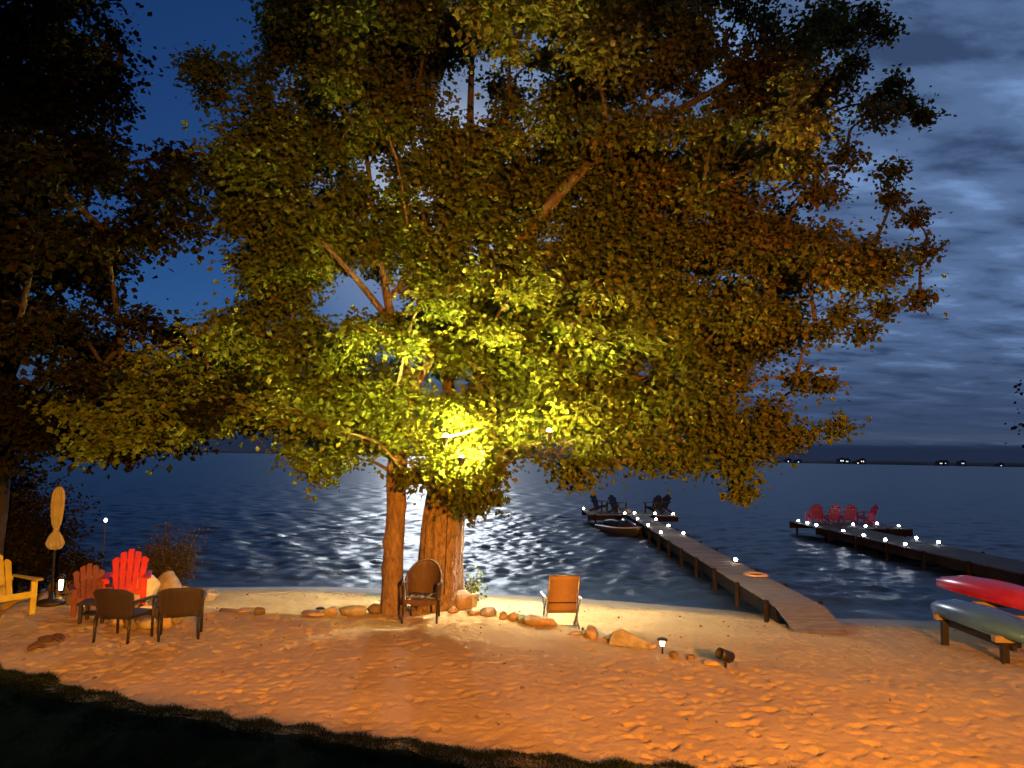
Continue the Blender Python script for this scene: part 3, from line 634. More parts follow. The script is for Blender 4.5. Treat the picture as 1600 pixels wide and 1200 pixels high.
LAMP_SPOTS = [((-1.102, 12.4, 3.203), 0.5), ((-0.831, 12.5, 2.854), 0.30), ((0.634, 12.3, 3.317), 0.6), ((0.017, 15.3, 3.473), 0.4)]
CL_B = [(4.69,18.29,6.2,1.03), (4.92,14.36,3.57,0.39), (6.62,13.24,6.3,0.42), (2.09,15.05,11.48,0.71), (0,14.4,3.55,0.38), (7.31,16.11,12.67,0.42), (6.58,14.53,10.76,0.33), (4.36,14.3,3.09,0.47), (0.61,11.36,10.13,0.36), (0.2,15.97,7.42,0.42), (2.4,16.2,11.22,0.37), (4.43,11.48,8.39,0.55), (-2.62,13.59,11.3,0.35), (0.71,16.82,10.97,0.38), (0.61,14.4,6.9,0.88), (0.23,12.04,10.43,0.35), (2.88,15.23,9.63,0.34), (5.37,12.97,8.18,0.29), (2.59,16.3,4.62,0.51), (6.61,13.09,6.45,0.48), (1.44,12.95,11.32,0.76), (1.84,14.39,8.3,0.78), (0.03,14.24,9.17,0.45), (3.47,13.32,7.82,0.52), (-0.1,14.4,5,0.85), (4.58,15.96,5.57,0.64), (-0.08,16.08,8.92,0.89), (4.11,14.81,7.42,0.39), (-0.43,17.11,6.82,0.75), (4.27,15.55,5.06,0.61), (3.08,17.36,8.86,0.56), (4.33,14.06,5.7,0.76), (5.33,14.13,7.24,0.73), (4.19,16.34,5.44,0.82), (3.59,13.49,12.93,0.43), (-2.5,13.28,11.63,0.48), (-1.13,14,13.28,0.45), (4.46,17.95,8.23,0.63), (6.29,15.01,9.98,0.41), (-2.14,14.68,7.67,0.34), (1.49,14.4,4.69,0.73), (-1.81,16.62,7.66,0.79), (-1.95,14.4,7.36,0.44), (3.75,14.4,3.88,0.58), (3.42,14.38,10.97,0.33), (1.4,14.37,10.23,0.92), (4.33,16.88,9.87,0.63), (3.18,16.88,12.15,0.38), (3.77,15.31,8.84,0.78), (4.86,13.7,12.22,0.49), (3.08,16.56,9.44,0.66), (3.34,14.26,13.55,0.4), (1.69,15.56,7.66,0.83), (2.17,14.4,3.64,0.59), (6.94,15.81,12.65,0.59), (5.28,16.87,10.02,0.62), (2.12,14.4,7.62,0.65), (-2.72,15.6,11.91,0.59), (4.32,13.4,12.8,0.49), (3.91,14.37,3.23,0.64), (0.99,14.79,13.45,0.42), (2.25,14.4,3.35,0.58), (4.59,14.44,12.32,0.33), (-0.29,16.61,8.25,0.59), (2.38,13.51,11.87,0.47), (5.32,15.26,12.51,0.35), (-2.09,13.1,11.62,0.64), (0.51,16.27,5.1,0.44), (-1.58,14.4,6.7,0.57), (1.13,15.52,13.13,0.9), (5.76,14.5,9.04,0.33), (3.35,14.31,7.34,0.78), (-2.02,12.87,12.46,0.41), (2.04,14.4,3.87,0.72), (1.69,12.47,11.53,0.4), (0.91,13.71,9.15,0.82), (-0.04,11.92,9.79,0.27), (5.53,18.08,7.12,0.8), (-1.88,15.02,6.35,0.39), (0.78,13.61,9.91,0.31), (4.75,14.02,5.71,0.45), (4.19,14.38,3.37,0.73), (1.5,16.4,14.98,0.61), (-0.52,12.69,12.17,0.52), (-0.35,13.88,8.96,0.52), (-1.2,14.61,8.09,0.61), (-2.33,14.58,10.33,0.44), (6.63,13.7,6.95,0.31), (2.37,15.5,7.71,0.63), (1.81,14.4,4.55,0.5), (0.22,16.24,14.25,0.9), (0.19,12.76,11.38,0.37), (-2.69,14.09,11.38,0.35), (5.55,15.6,7.98,0.94), (6.06,16.78,8.12,0.72), (4.35,13.61,10.47,0.31), (-1.73,13.32,12.43,0.43), (3.35,13.36,10.72,0.57), (2.61,13.97,11.75,0.74), (-1.91,14.31,10.16,0.32), (2.05,18.24,10.4,1.01), (2.71,14.4,3.03,0.36), (3.15,14.17,8.32,0.85), (2.81,13.28,9.3,0.3), (0.82,17.39,12.75,0.39), (5.71,13.3,6.62,0.55), (5.64,13.49,8.02,0.31), (-0.96,15.61,4.98,0.6), (2.98,12.89,10.94,0.53), (1.06,14.4,8.43,0.76), (4.11,14.01,7.67,0.79), (3.37,14.4,6.19,0.66), (-2.53,14.81,13.21,0.59), (6.01,16.71,6.29,0.63), (-0.1,16.63,6.15,0.48), (4.58,15.06,4.54,0.34), (-0.86,14.4,7.93,0.87), (1.37,17.92,14.09,0.92), (6.3,13.25,6.66,0.47), (4.31,14.03,7.49,0.75), (-0.19,14.4,6.76,0.87), (2.67,14.4,3.72,0.54), (3.49,14.4,3.08,0.48), (-1.33,15.66,12.48,0.76), (0.48,17.1,4.51,0.87), (-0.59,14.4,5.92,0.84), (-1.91,12.74,10.66,0.41), (5.67,15.84,5.86,0.8), (4.86,15.06,3.58,0.94), (-2.1,13.83,12.8,0.47), (1.91,14.4,6.15,0.78), (1.29,14.4,7.67,0.58), (3.42,14.38,9.63,0.33), (4.78,14.27,10.51,0.44), (0.78,14.4,5.5,0.88), (0.61,14.4,4.29,0.66), (1.21,11.98,9.81,0.62), (-0.32,17.35,14.9,0.77), (2.53,12.98,8.85,0.29), (0.92,16.57,4.96,0.44), (1.73,13.21,8.97,0.61), (1.7,14.28,8.44,0.42), (2.63,15.61,14.31,0.64), (1.78,15.68,7.48,0.95), (6.19,16.69,10.23,0.38), (5.44,15.33,3.96,0.35), (-0.79,14.37,9.01,0.52), (0.03,14.4,6.27,0.44), (2.12,16.45,14.62,0.67), (7.28,15.65,12.56,0.42), (-0.46,14.4,3.5,0.36), (-1.29,16.29,9.71,0.59), (0.99,14.56,5.12,0.46), (3.29,14.67,3.08,0.49), (-1.7,14.4,8.32,0.76), (3.55,14.4,4.95,0.41), (1.81,14.4,6.43,0.89), (3.42,18.36,6.58,1.14), (1.8,14.4,5.53,0.67), (0.49,12.82,11.28,0.81), (-0.2,14.4,4.48,0.72), (4.67,17.71,13.04,0.64), (1.7,14.4,3.78,0.47), (-1.84,14.8,5.71,0.38), (3.96,14.4,3.88,0.77), (4.41,16.29,4.59,0.5), (-0.41,16.67,11.64,0.44), (-1.89,17.72,13.35,0.64), (-0.85,12.14,11.38,0.48), (1.54,14.4,6.8,0.73), (1.77,14.4,7.34,0.88), (1.49,14.4,5,0.84), (-2.36,16.53,12.05,0.66), (5.68,15.27,10.55,0.46), (7.02,16.48,7.95,0.46), (1.09,14.4,6.62,0.77), (1.4,14.4,4.07,0.41), (3.1,14.5,10.67,0.44), (-2.15,16.45,8.35,0.48), (2.91,14.85,9.09,0.54), (2.06,15.05,9.09,0.92), (2.14,13.13,9.99,0.3), (2.04,14.4,5.29,0.71), (-0.88,14.4,5.94,0.78), (-1.51,15.11,13.41,0.65), (0.63,12.93,12.34,0.56), (0.58,14.4,3.98,0.45), (4.58,15.95,9.78,0.93), (4.37,13.49,6.68,0.76), (2.57,17.65,14.81,0.6), (3.65,13.04,8.91,0.66), (3.24,14.4,5.48,0.65), (0.27,15.25,5.67,0.62), (4.49,12.43,8.06,0.28), (-2.19,15.72,9.09,0.67), (2.47,17,8.83,0.46), (5.6,15.28,7.08,0.89), (-2.46,14.23,9.85,0.36), (-2.24,14.16,11.2,0.37), (1.24,14.09,8.6,0.59), (5.99,15.39,9.63,0.79), (6.25,13.81,5.75,0.31), (0.47,16.77,12.37,0.38), (-1.04,14.4,7.74,0.84), (-1.5,14.02,8.8,0.42), (2.9,14.4,3.16,0.52), (4.1,17.07,5.78,0.76), (1.86,14.58,3.56,0.72), (6.44,15.51,12.04,0.39), (-0.7,14.4,6.27,0.7), (0.28,14.57,6.19,0.45), (6.93,14.45,6.74,0.4), (-0.12,15.94,9.32,0.46), (-2.06,13.72,9.54,0.66), (0.59,17.67,6.77,0.77), (0.69,15.01,8.29,0.88), (1.29,14.32,8.97,0.45), (2.06,16.04,13.16,0.62), (2.63,15.32,4.35,0.89), (6.01,13.8,11.64,0.43), (3.56,13.62,12.23,0.82), (5.34,14.26,3.36,0.46), (-1.65,14.4,5.35,0.51), (-0.21,18.2,14.31,0.76), (1.22,14.08,10.81,0.7), (4.34,15.11,11.59,0.34), (2.4,14.4,3.76,0.8), (-2.95,15.35,11.83,0.35), (-0.73,14.37,8.61,0.39), (5.17,13.49,10.56,0.44), (-2.56,14.37,11.85,0.58), (-0.14,14.26,13.48,0.46), (5.89,14.12,5.47,0.33), (1.4,17.52,11.85,0.88), (4.77,12.25,9.46,0.39), (2.97,12.96,10.51,0.34), (-0.76,15.14,11.99,0.78), (3.36,14.4,5.91,0.78), (5.86,13.15,6.47,0.63), (-1.11,14.4,8.51,0.68), (5.1,14.57,10.08,0.64), (6.33,14.85,10.77,0.6), (2.03,14.4,7.04,0.73), (-1.36,13.88,9.03,0.85), (0.74,14.4,5.97,0.72), (1.69,14.32,10.93,0.64), (-1.46,14.4,6.24,0.73), (2.95,15.39,5.33,0.96), (3.92,13.58,9.75,0.31), (4.57,18.14,7.95,0.94), (4.5,14.04,5.81,0.74), (5.26,14.53,11.48,0.65), (5.55,16.79,5.65,0.74), (0.44,14.4,5.75,0.9), (6.17,16.53,7.06,0.77), (2.83,18.43,7.98,0.97), (5.59,14.31,4.59,0.32), (3.3,17.61,7.06,0.89), (4.64,14.4,3.06,0.4), (5.23,18.44,8.79,0.52), (0.35,14.4,8.15,0.4), (0.2,15.67,4.83,0.55), (3.09,14.4,3.82,0.64), (-0.32,13.56,9.3,0.31), (6.96,13.78,9.65,0.35), (3.83,14.61,8.53,0.45), (-0.23,11.77,10.58,0.66), (2.09,17.69,5.72,0.83), (6.39,13.67,8.81,0.36), (0.27,17.99,9.92,1.1), (1.54,14.4,7.93,0.63), (0.28,14.4,5.05,0.51), (-2.2,15.06,11.51,0.97), (2.24,14.28,11.48,0.84), (1.56,14.4,4.43,0.7), (0.52,16.01,3.53,0.46), (5.13,15.01,13.67,0.5), (2.47,14.1,9.5,0.32), (-0.98,15.15,5.58,0.83), (2.1,14.4,5.69,0.61), (-1.02,17.45,14.71,0.48), (-1.17,14.4,3.87,0.75), (1.77,13.51,10.89,0.68), (2.38,14.38,8.31,0.75), (3.32,14.4,4.97,0.77), (1.55,15.95,13.16,0.43), (0.97,17.99,10.36,0.93), (-1.11,14.4,7.21,0.73), (6.14,13.36,6.73,0.51), (4.65,13.4,9.77,0.49), (3.03,14.4,6.44,0.52), (8.44,16.03,7.36,0.36), (2.26,14.12,8.96,0.62), (2.87,14.4,7.19,0.69), (-1.76,15.45,4.72,0.35), (4.58,13.42,8.56,0.3), (-0.76,17.85,8.69,0.88), (3.77,15.53,8.62,0.79), (1.01,13.94,13.26,0.44), (6.44,15.76,10.94,0.62), (7.47,14.91,10.51,0.41), (-1.65,14.39,11.7,0.9), (-0.99,15.15,3.69,0.59), (-0.34,14.93,8.4,0.43), (4.38,14.64,10.45,0.33), (3.05,14.4,4.61,0.43), (3.53,14.4,4.26,0.76), (2.55,18.24,12.92,0.73), (3.5,14.8,11.88,0.51), (0.68,17.49,14.86,0.67), (0.96,15.83,4.58,1), (1.51,13.25,12.34,0.61), (-0.31,17.78,5.8,0.71), (5.44,18.8,9.99,1.17), (-3.11,15.68,14,0.53), (2.67,12.8,10.11,0.38), (-1.65,12.61,11.1,0.69), (-1.46,16.28,7.26,0.51), (4.69,13.68,10.52,0.58), (1.32,15.83,3.68,0.68), (3.94,14.82,13.4,0.51), (5.42,13.93,11.06,0.5), (2.02,15.35,9.49,0.94), (-0.12,13.49,9.48,0.3), (2.97,14.38,11.95,0.67), (-1.08,15.51,9.22,0.9), (1.33,14.4,6.73,0.86), (2.77,14.38,7.48,0.74), (4.27,14.04,10.79,0.32), (-0.47,11.3,9.97,0.71), (-0.94,14.4,5.04,0.92), (3.4,14.4,3.84,0.74), (1.72,14.4,5.87,0.46), (4.7,16.67,14.98,0.81), (5.67,15.06,5.96,0.34), (-2.65,15.39,12.87,0.78), (2.17,13.93,9.17,0.61), (2.03,14.4,3.1,0.35), (4.97,17.06,4.98,0.67), (3.85,14.82,9.77,0.34), (-0.35,14.4,4.83,0.59), (6.59,16.72,8.08,0.58), (2.26,14.4,6.23,0.92), (-0.2,14.4,6.08,0.71), (4.07,13.78,9.35,0.31), (-0.43,14.4,3.91,0.79), (-0.83,13.88,9.07,0.43), (4.51,18.46,12.63,0.42), (4.95,16.08,5.71,0.85), (-0.11,17.66,12,0.4), (-1.22,14.1,3.8,0.64), (-0.48,14,3.69,0.67), (-1.64,13.7,3.17,0.41), (-1.16,13.6,3.06,0.47), (-0.63,13.7,2.93,0.5), (-0.1,13.8,3.2,0.46), (-0.92,13.7,2.6,0.38), (-0.7,13.75,2.25,0.32), (-1.01,13.8,2.3,0.26), (-0.73,13.8,1.99,0.2), (-1.29,13.9,2.56,0.31), (-0.32,13.6,2.59,0.21), (0.38,13.9,3.33,0.44), (-1.55,13.9,2.56,0.24), (-1.81,14,3.54,0.41), (-0.38,13.7,2.2,0.12), (-1.85,13.6,2.52,0.17), (0.92,13,2.81,0.38), (1.43,12.5,2.86,0.37), (1.15,13,2.54,0.25), (2.29,12.5,2.88,0.35), (3.17,13,2.89,0.32), (4.11,13.5,2.69,0.31), (4.17,13.5,2.35,0.11), (0.24,14,4.31,0.73), (1.19,13.6,3.81,0.71), (7.59,14.4,11.85,0.2), (7.26,14.5,12.19,0.28), (8.26,14.4,9.98,0.14), (7.9,14.4,10.2,0.25), (7.57,14.4,8.8,0.19), (7.99,14.4,7.85,0.16), (8.16,14.3,7.14,0.15), (8.09,14.4,6.22,0.11), (6.84,14.3,5.5,0.22), (6.29,14.2,3.6,0.17), (6.11,14.4,4.46,0.13), (7.75,14.4,10.68,0.13), (6.85,14.4,11.07,0.18), (6.48,14.6,8.43,0.25), (7.61,14.4,8.24,0.13), (6.35,14.4,12.18,0.3), (7.4,14.5,6.03,0.18), (-2.18,13.9,4.14,0.48), (-1.24,14,4.78,0.56), (-0.26,14,4.98,0.58), (0.72,13.8,4.67,0.55), (1.44,13.8,4.8,0.55), (1.48,13,3.22,0.5), (2.26,12.9,3.12,0.47), (-2.87,13.8,3.75,0.43), (-1.97,13.9,5.12,0.41), (0.96,13.6,3.46,0.35), (-1.35,13.2,2.89,0.25), (-1.11,13.2,2.66,0.3), (-0.71,13.15,2.52,0.27), (-0.55,12.8,2.93,0.29), (-0.36,12.9,2.68,0.22), (-0.82,13.2,2.44,0.28), (-1.06,13.3,2.51,0.3), (-0.6,13.2,2.64,0.3), (-0.94,13.3,2.27,0.28), (-0.63,13.3,2.21,0.25), (-1.24,13.35,2.74,0.28), (-1.88,12.9,4.91,0.4), (-1.26,12.7,5.62,0.49), (-0.41,12.9,5.11,0.43), (0.14,12.4,5.75,0.5), (0.95,12.9,5.19,0.45), (1.53,12.6,5.77,0.48), (2.14,12.9,5.04,0.43), (-0.83,12.8,6.11,0.4), (-2.7,12.7,5.03,0.46), (0.71,14.4,7.98,0.5), (1.1,14.6,8.6,0.51), (1.58,14.8,9.17,0.49), (0.45,14.2,7.52,0.42), (-3.63,12.7,3.51,0.33), (-4.03,12.2,3.63,0.32), (-3.12,12.9,3.33,0.27), (-1.13,13.3,2.88,0.35), (-0.67,13.2,3.07,0.39), (0.65,12.5,3.06,0.24), (0.95,12.6,3.2,0.26), (0.4,12.7,3.14,0.22), (-0.62,13.2,3.58,0.41), (0.01,13.2,3.54,0.39), (-0.89,13,3.63,0.29), (2.17,13.8,3.84,0.79), (3.09,13.6,4.09,0.78)]
CL_A = [(-4.1,13.27,8.05,0.3), (-5.26,13.96,8.79,0.71), (-5.76,13.18,9.98,0.33), (-3.49,13.64,9.01,0.7), (-3.69,16.25,8.67,0.37), (-4.49,16.21,13.15,0.46), (-4.48,14.57,11.51,0.8), (-2.91,14.3,3.92,0.53), (-3.16,14.81,12.82,0.43), (-2.18,14.16,7.84,0.38), (-4.92,13.8,10.25,0.31), (-2.4,14.3,3.82,0.47), (-3.14,15.18,10.62,0.4), (-4.59,14.11,10.81,0.59), (-4.44,13.97,6.88,0.52), (-4.17,14.33,9.49,0.82), (-2.73,12.79,8.89,0.29), (-3.87,14,11.36,0.88), (-4.82,14.92,12.52,0.54), (-3.09,14.06,8.18,0.32), (-4.84,14.85,12.69,0.48), (-3.82,14.13,13.21,0.34), (-3.83,15.83,3.69,0.86), (-5.11,14.13,7.35,0.63), (-3.38,14.3,3.12,0.38), (-5.33,14.76,6.82,0.42), (-2,14.55,5.58,0.35), (-4.95,14.43,8.77,0.65), (-2.71,14.85,10.82,0.36), (-5.71,15.56,4.72,0.76), (-4.69,14.3,4.93,0.81), (-3.84,16.6,5.28,1.06), (-3.02,14.75,12.31,0.38), (-2.23,14.3,3.67,0.38), (-3.5,14.3,4.07,0.73), (-2.52,14.64,4.65,0.33), (-4.95,13.63,9.83,0.31), (-4.1,13.7,11.87,0.74), (-5.93,14.1,10.52,0.46), (-3.89,14.61,5.46,0.33), (-4.84,14.3,3.87,0.72), (-4.03,15.65,3.37,0.74), (-4.45,13.18,10.95,0.32), (-2.25,14.3,7.05,0.56), (-2.15,15.26,7.41,0.35), (-4.11,14.16,9.98,0.32), (-6.29,15.47,4.42,0.43), (-5.86,15.04,7.87,0.34), (-3.09,12.17,10.79,0.5), (-3.51,14.56,12.86,0.48), (-4.46,14.19,6.5,0.89), (-3.33,13.75,8,0.45), (-5.35,15.48,10.17,0.35), (-4.68,14.13,6.5,0.39), (-4.7,13.56,9.06,0.65), (-3.29,15.85,7.49,0.57), (-5.2,14.77,4.13,0.64), (-4.22,14.66,6.36,0.57), (-6.05,15.08,4.55,0.44), (-2.85,13.46,10.62,0.61), (-3.62,15.97,12.13,0.61), (-3.07,14.95,5.53,0.34), (-5.38,15.9,4.29,0.67), (-1.95,14.53,6.25,0.35), (-3.15,12.76,9.86,0.67), (-4.15,14.3,5.83,0.32), (-3.44,14.71,10.8,0.68), (-4.98,14.81,11.47,0.44), (-5.98,15.44,4.77,0.72), (-5,14.24,6.25,0.4), (-4.41,15.84,3.94,0.83), (-3.56,14.3,6.69,0.32), (-2.69,14.3,6.77,0.46), (-5.39,14.19,5.5,0.33), (-3.24,14.28,7.26,0.52), (-4.3,16.56,8.89,0.37), (-2.76,14.3,3.26,0.32), (-4.99,14.78,8.27,0.71), (-3.61,13.82,12.4,0.54), (-5.11,14.28,8.05,0.46), (-3.03,16.12,7.04,0.36), (-2.39,14.84,7.7,0.56), (-1.93,14.3,6.64,0.32), (-5.66,14.22,4.78,0.51), (-5.25,14.81,3.58,0.37), (-3.12,12.22,9.19,0.28), (-4.21,14.24,7.18,0.76), (-3.78,14.24,7.03,0.61), (-5.44,13.63,7.82,0.36), (-5.86,14.47,8.59,0.53), (-3.51,15.71,3.57,0.5), (-4.84,15.45,8.37,0.35), (-3.84,14.3,6.63,0.32), (-3.48,14.65,13.38,0.56), (-2.85,15.2,9.9,0.66), (-3.28,13.02,8.31,0.29), (-5.21,15.41,12.55,0.35), (-3.32,15.63,12.53,0.59), (-5.32,14.8,4.47,0.69), (-3,15.42,10.8,0.49), (-3,14.3,5.16,0.44), (-3.59,14.48,7.51,0.83), (-5.03,14.3,3.84,0.44), (-3.88,14.3,4.22,0.75), (-3.63,13.73,12.62,0.53), (-4.75,14.24,7.21,0.48), (-5.15,14.52,5.58,0.48), (-2.33,13.99,7.96,0.32), (-5.01,16.81,10.41,0.87), (-2.67,14.28,7.29,0.58), (-5.52,14.69,8.26,0.42), (-5.62,14.14,5.41,0.32), (-5.3,15.88,8.21,0.76), (-4.19,16.45,8.55,0.6), (-3.08,11.95,10.3,0.5), (-4.77,14.9,6.29,0.59), (-4.78,14.3,3.55,0.4), (-4.95,14.86,13.09,0.35), (-5.23,15.94,9.15,0.56), (-4.36,14.3,3.96,0.73), (-4.66,14.3,4.13,0.63), (-4.62,16.31,11.65,0.68), (-4.99,13.83,8.63,0.74), (-4.32,14.3,5.35,0.41), (-3.9,13.99,7.01,0.79), (-4.27,14.3,4.29,0.53), (-4.29,14.6,3.9,0.48), (-4.03,16.33,5.23,0.71), (-4.5,13.05,7.97,0.56), (-3.65,14.3,3.87,0.72), (-2.91,13.83,8.99,0.31), (-4.3,15.65,9.47,0.59), (-4.36,13.62,7.57,0.31), (-4.26,14.15,6.68,0.78), (-4.89,12.97,8.04,0.8), (-3.57,14.97,12.5,0.87), (-4.09,13.5,7.37,0.67), (-4.68,14.3,4.49,0.67), (-3.28,15.08,12.43,0.6), (-3.59,15.43,4.26,0.73), (-4.64,14.96,5.87,0.51), (-2.04,14.3,4.37,0.34), (-4.39,13.69,11.2,0.57), (-4.08,13.54,8.58,0.85), (-4.92,16.07,10.33,0.36), (-2.54,14.3,3.46,0.46), (-3.89,13.68,7.44,0.31), (-4.18,14.43,11.33,0.4), (-2.88,14.59,11.03,0.5), (-3.27,14.41,9.36,0.57), (-4.74,14.96,3.85,0.75), (-2.46,13.95,9.23,0.37), (-2.38,14.3,5.42,0.32), (-5.16,14.09,7.74,0.69), (-4.75,14.81,9.65,0.33), (-5.27,14.38,5.24,0.69), (-3.06,14.3,4.41,0.53), (-3.86,13.07,11.65,0.73), (-4.97,14.3,4.9,0.86), (-4.35,16.88,10.11,0.55), (-2.93,13.78,11.11,0.5), (-3.47,15.97,11.27,0.82), (-5.15,14.68,5.82,0.35), (-2.35,13.37,9.26,0.38), (-3.05,14.85,10.96,0.67), (-4.4,14.3,4.91,0.61), (-3.51,16.29,8.6,0.37), (-2.82,14.09,9.27,0.76), (-5.54,14.35,4.92,0.59), (-3.99,14.57,10.34,0.33), (-5,12.2,4.04,0.49), (-5.54,12,3.8,0.48), (-6.05,11.8,3.67,0.45), (-5.68,12,4.43,0.44), (-5.12,12.4,4.72,0.45), (-6.43,11.6,3.35,0.38), (-6.19,11.8,4.14,0.37), (-4.84,12.4,3.47,0.37), (-5.44,12.1,3.23,0.32), (-6.61,11.6,2.97,0.26), (-5.96,11.8,3.08,0.31), (-6.85,11.6,3.54,0.3), (-3.39,13.2,2.62,0.3), (-3.74,13,2.84,0.34), (-3.01,13.5,2.85,0.31), (-6.07,14,9.94,0.37), (-6.49,14,10.6,0.24), (-3.37,13.7,4.7,0.55), (-2.88,13.8,3.99,0.53), (-2.49,13.7,3.52,0.36), (-2.2,13.5,3.16,0.19), (-3.84,13.4,3.71,0.58), (-4.52,13,3.67,0.54)]
CL_L = [(-11.17,13.78,7.46,0.68), (-5.65,12.24,7.72,0.4), (-7.98,14.3,3.98,0.8), (-5.98,11.92,6.46,0.39), (-11.57,12.88,10.7,0.97), (-7.61,12.76,9.78,0.7), (-11.46,15.46,7.51,0.9), (-7.73,14.63,3.32,0.69), (-5.46,11.88,6.63,0.47), (-10.41,11.86,4.37,0.6), (-7.69,10.1,4.43,0.72), (-9.35,11.63,11.39,0.56), (-9.28,10.98,7.78,0.65), (-12.88,14.33,3.9,0.47), (-9.36,13.74,7.75,0.84), (-8.16,13.23,6.51,0.98), (-8.12,11.85,5.16,0.51), (-9.75,13.85,7.1,0.47), (-7.37,12.57,7.93,0.79), (-6.29,12.01,5.06,0.39), (-6.94,13.1,2.93,0.3), (-7.6,12.35,9.35,0.6), (-9.69,13.59,4.92,0.46), (-8.86,11.07,4.26,0.48), (-9.93,12.78,9.39,0.89), (-9.58,12.87,6.06,0.92), (-9.93,11.65,10.95,0.65), (-5.6,12.14,4.13,0.5), (-10.83,12.1,9.45,0.82), (-9.51,12.59,8.41,0.65), (-11.35,14.11,5.27,0.98), (-7.62,11.52,9.21,0.55), (-12.8,14.11,7.03,0.64), (-12.75,14.27,3.5,0.49), (-4.78,11.76,3.54,0.27), (-9.65,12.61,5.87,0.7), (-10.06,13.04,10.43,0.92), (-9.26,11.08,6.66,0.76), (-6.57,14.11,3.4,0.61), (-12.54,13.27,10.3,0.49), (-6.93,9.81,6.76,0.66), (-11.36,11.9,11.03,0.46), (-8.18,12.2,9.31,0.57), (-6.76,11.91,6.49,0.58), (-11.11,14.08,12.59,0.81), (-9.73,12.79,12.21,0.52), (-8.43,14.52,4.97,0.72), (-7.79,13.19,8.55,0.65), (-9.99,14.28,11.25,0.8), (-13.17,14.34,9.03,0.72), (-5.38,13.11,4.73,0.32), (-6.98,13.48,7.22,0.51), (-13.65,14.15,12.99,0.48), (-12.41,14.52,4.19,0.9), (-5.75,11.48,7.08,0.74), (-6.21,12.69,3.22,0.45), (-6.63,11.02,4.08,0.48), (-9.96,12.48,6.3,0.82), (-9.99,15.37,8.79,0.94), (-13.29,14.76,13.39,0.97), (-7.38,11.3,7.63,0.73), (-9.79,11.94,10.34,0.7), (-9.48,11.81,5.41,0.88), (-6.91,11.07,9.19,0.47), (-8.32,12.25,8.64,0.5), (-7.28,14.28,4.12,0.72), (-11.91,14.18,11.28,0.91), (-4.65,12.47,4.03,0.29), (-10.53,15.32,12.32,0.9), (-8.41,11.67,6.79,0.45), (-6.61,13.63,5.14,0.43), (-7.88,14.32,4.68,0.64), (-8.48,12.78,11.85,0.45), (-8.71,13.6,11.61,0.69), (-9.17,11.21,3.51,0.69), (-10.03,13.51,5.46,0.8), (-12.38,13.97,13.17,0.71), (-7.33,11.85,4.99,0.58), (-9.29,13.22,3.82,0.46), (-9.51,12.06,4.71,0.58), (-8.42,11.66,3.95,0.44), (-13.01,14,12.64,0.94), (-12.57,14.44,11.99,0.74), (-11.67,13.32,8.91,0.55), (-5.86,12.72,3.66,0.86), (-9.77,15.69,7.64,0.95), (-6.5,9.82,5.73,0.63), (-8.81,13.57,6.3,0.71), (-11.21,11.97,8.68,0.45), (-8.79,14.41,3.28,0.68), (-7.16,10.54,4.61,0.57), (-11.5,13.37,7.83,0.85), (-9.01,12.96,6.11,0.6), (-10.27,13.74,9.45,0.77), (-9.09,13.08,12.67,0.3), (-11.44,15.81,10.09,0.54), (-9.38,11.07,5.86,0.53), (-12.63,13.96,5.42,0.53), (-7.97,12.23,3.19,0.56), (-9.4,12.14,4.29,0.73), (-11.95,13.52,5.83,0.86), (-12.09,13.54,13.24,0.34), (-13.54,14.23,10.42,0.39), (-10.8,11.73,9.23,0.7), (-11.48,15.6,10.81,0.98), (-12.36,14.85,5.45,0.96), (-9.52,13.07,10.71,0.87), (-11.3,13.77,11.81,0.89), (-7.62,11.04,10.24,0.71), (-12.59,13.7,10.94,0.9), (-6.09,14.56,3.99,0.77), (-7.19,12.25,10.14,0.4), (-10.47,13.36,2.83,0.45), (-8.49,14.57,6.62,0.96), (-11.74,12.94,7.07,0.65), (-8.84,12.11,11.68,0.51), (-7.33,12.92,3.24,0.67), (-4.96,13.16,3.58,0.3), (-8.74,11.65,3.15,0.48), (-10.35,14.58,10.18,0.95), (-10.46,12.82,11.95,0.59), (-12.98,13.82,12.02,0.74), (-11.65,13.32,9.88,0.71), (-7.74,12.03,8.77,0.84), (-7.94,12.11,3.62,0.82), (-10.12,11.57,6.85,0.65), (-12.46,13.1,10.96,0.49), (-11.28,13.48,13.12,0.34), (-5.99,12.41,8.03,0.28), (-11.63,15.17,8.2,0.77), (-12.25,13.17,6.9,0.33), (-8.12,10.5,4.98,0.76), (-7.98,14.08,9.65,0.35), (-10.25,12.7,3.29,0.52), (-8.29,10.69,7.81,0.48), (-10.74,13.46,8.04,0.6), (-11.58,12.19,10.07,0.43), (-11.04,12.27,4.81,0.49), (-11.32,12.48,11.24,0.48), (-9.85,13.79,3.02,0.65), (-9.96,13.59,5.17,0.91), (-9.95,12.24,2.87,0.45), (-8.42,13.42,4.98,0.5), (-8.82,12.27,11.13,0.73), (-9.21,12.27,2.76,0.32), (-9.01,14,5.44,0.67), (-8.71,12.69,6.37,0.46), (-6.18,14.03,4.99,0.4), (-8.71,12.54,2.72,0.28), (-8.99,14.81,3.82,0.77)]
bx_, by_ = -1.335, 14.72
big = empty('maple_tree', (0, 0, 0), 0, 'huge old maple with a thick rough trunk and spreading crown, lamps in it', 'tree', 'trees on the beach')
def tint_b(c):            # autumn has reached the outer, eastern side of the crown
    return 0.28 + 0.042 * max(0, c.x - 0.5) + 0.05 * max(0, c.z - 5.5) + 0.16 * noise.noise((c.x * .5, c.y * .5, c.z * .5))
tb = [(bx_, by_, -0.15), (-1.339, 14.72, 0.205), (-1.334, 14.72, 0.942), (-1.293, 14.7, 1.814), (-1.182, 14.65, 2.57), (-1.043, 14.6, 3.202), (-0.817, 14.55, 3.964)]
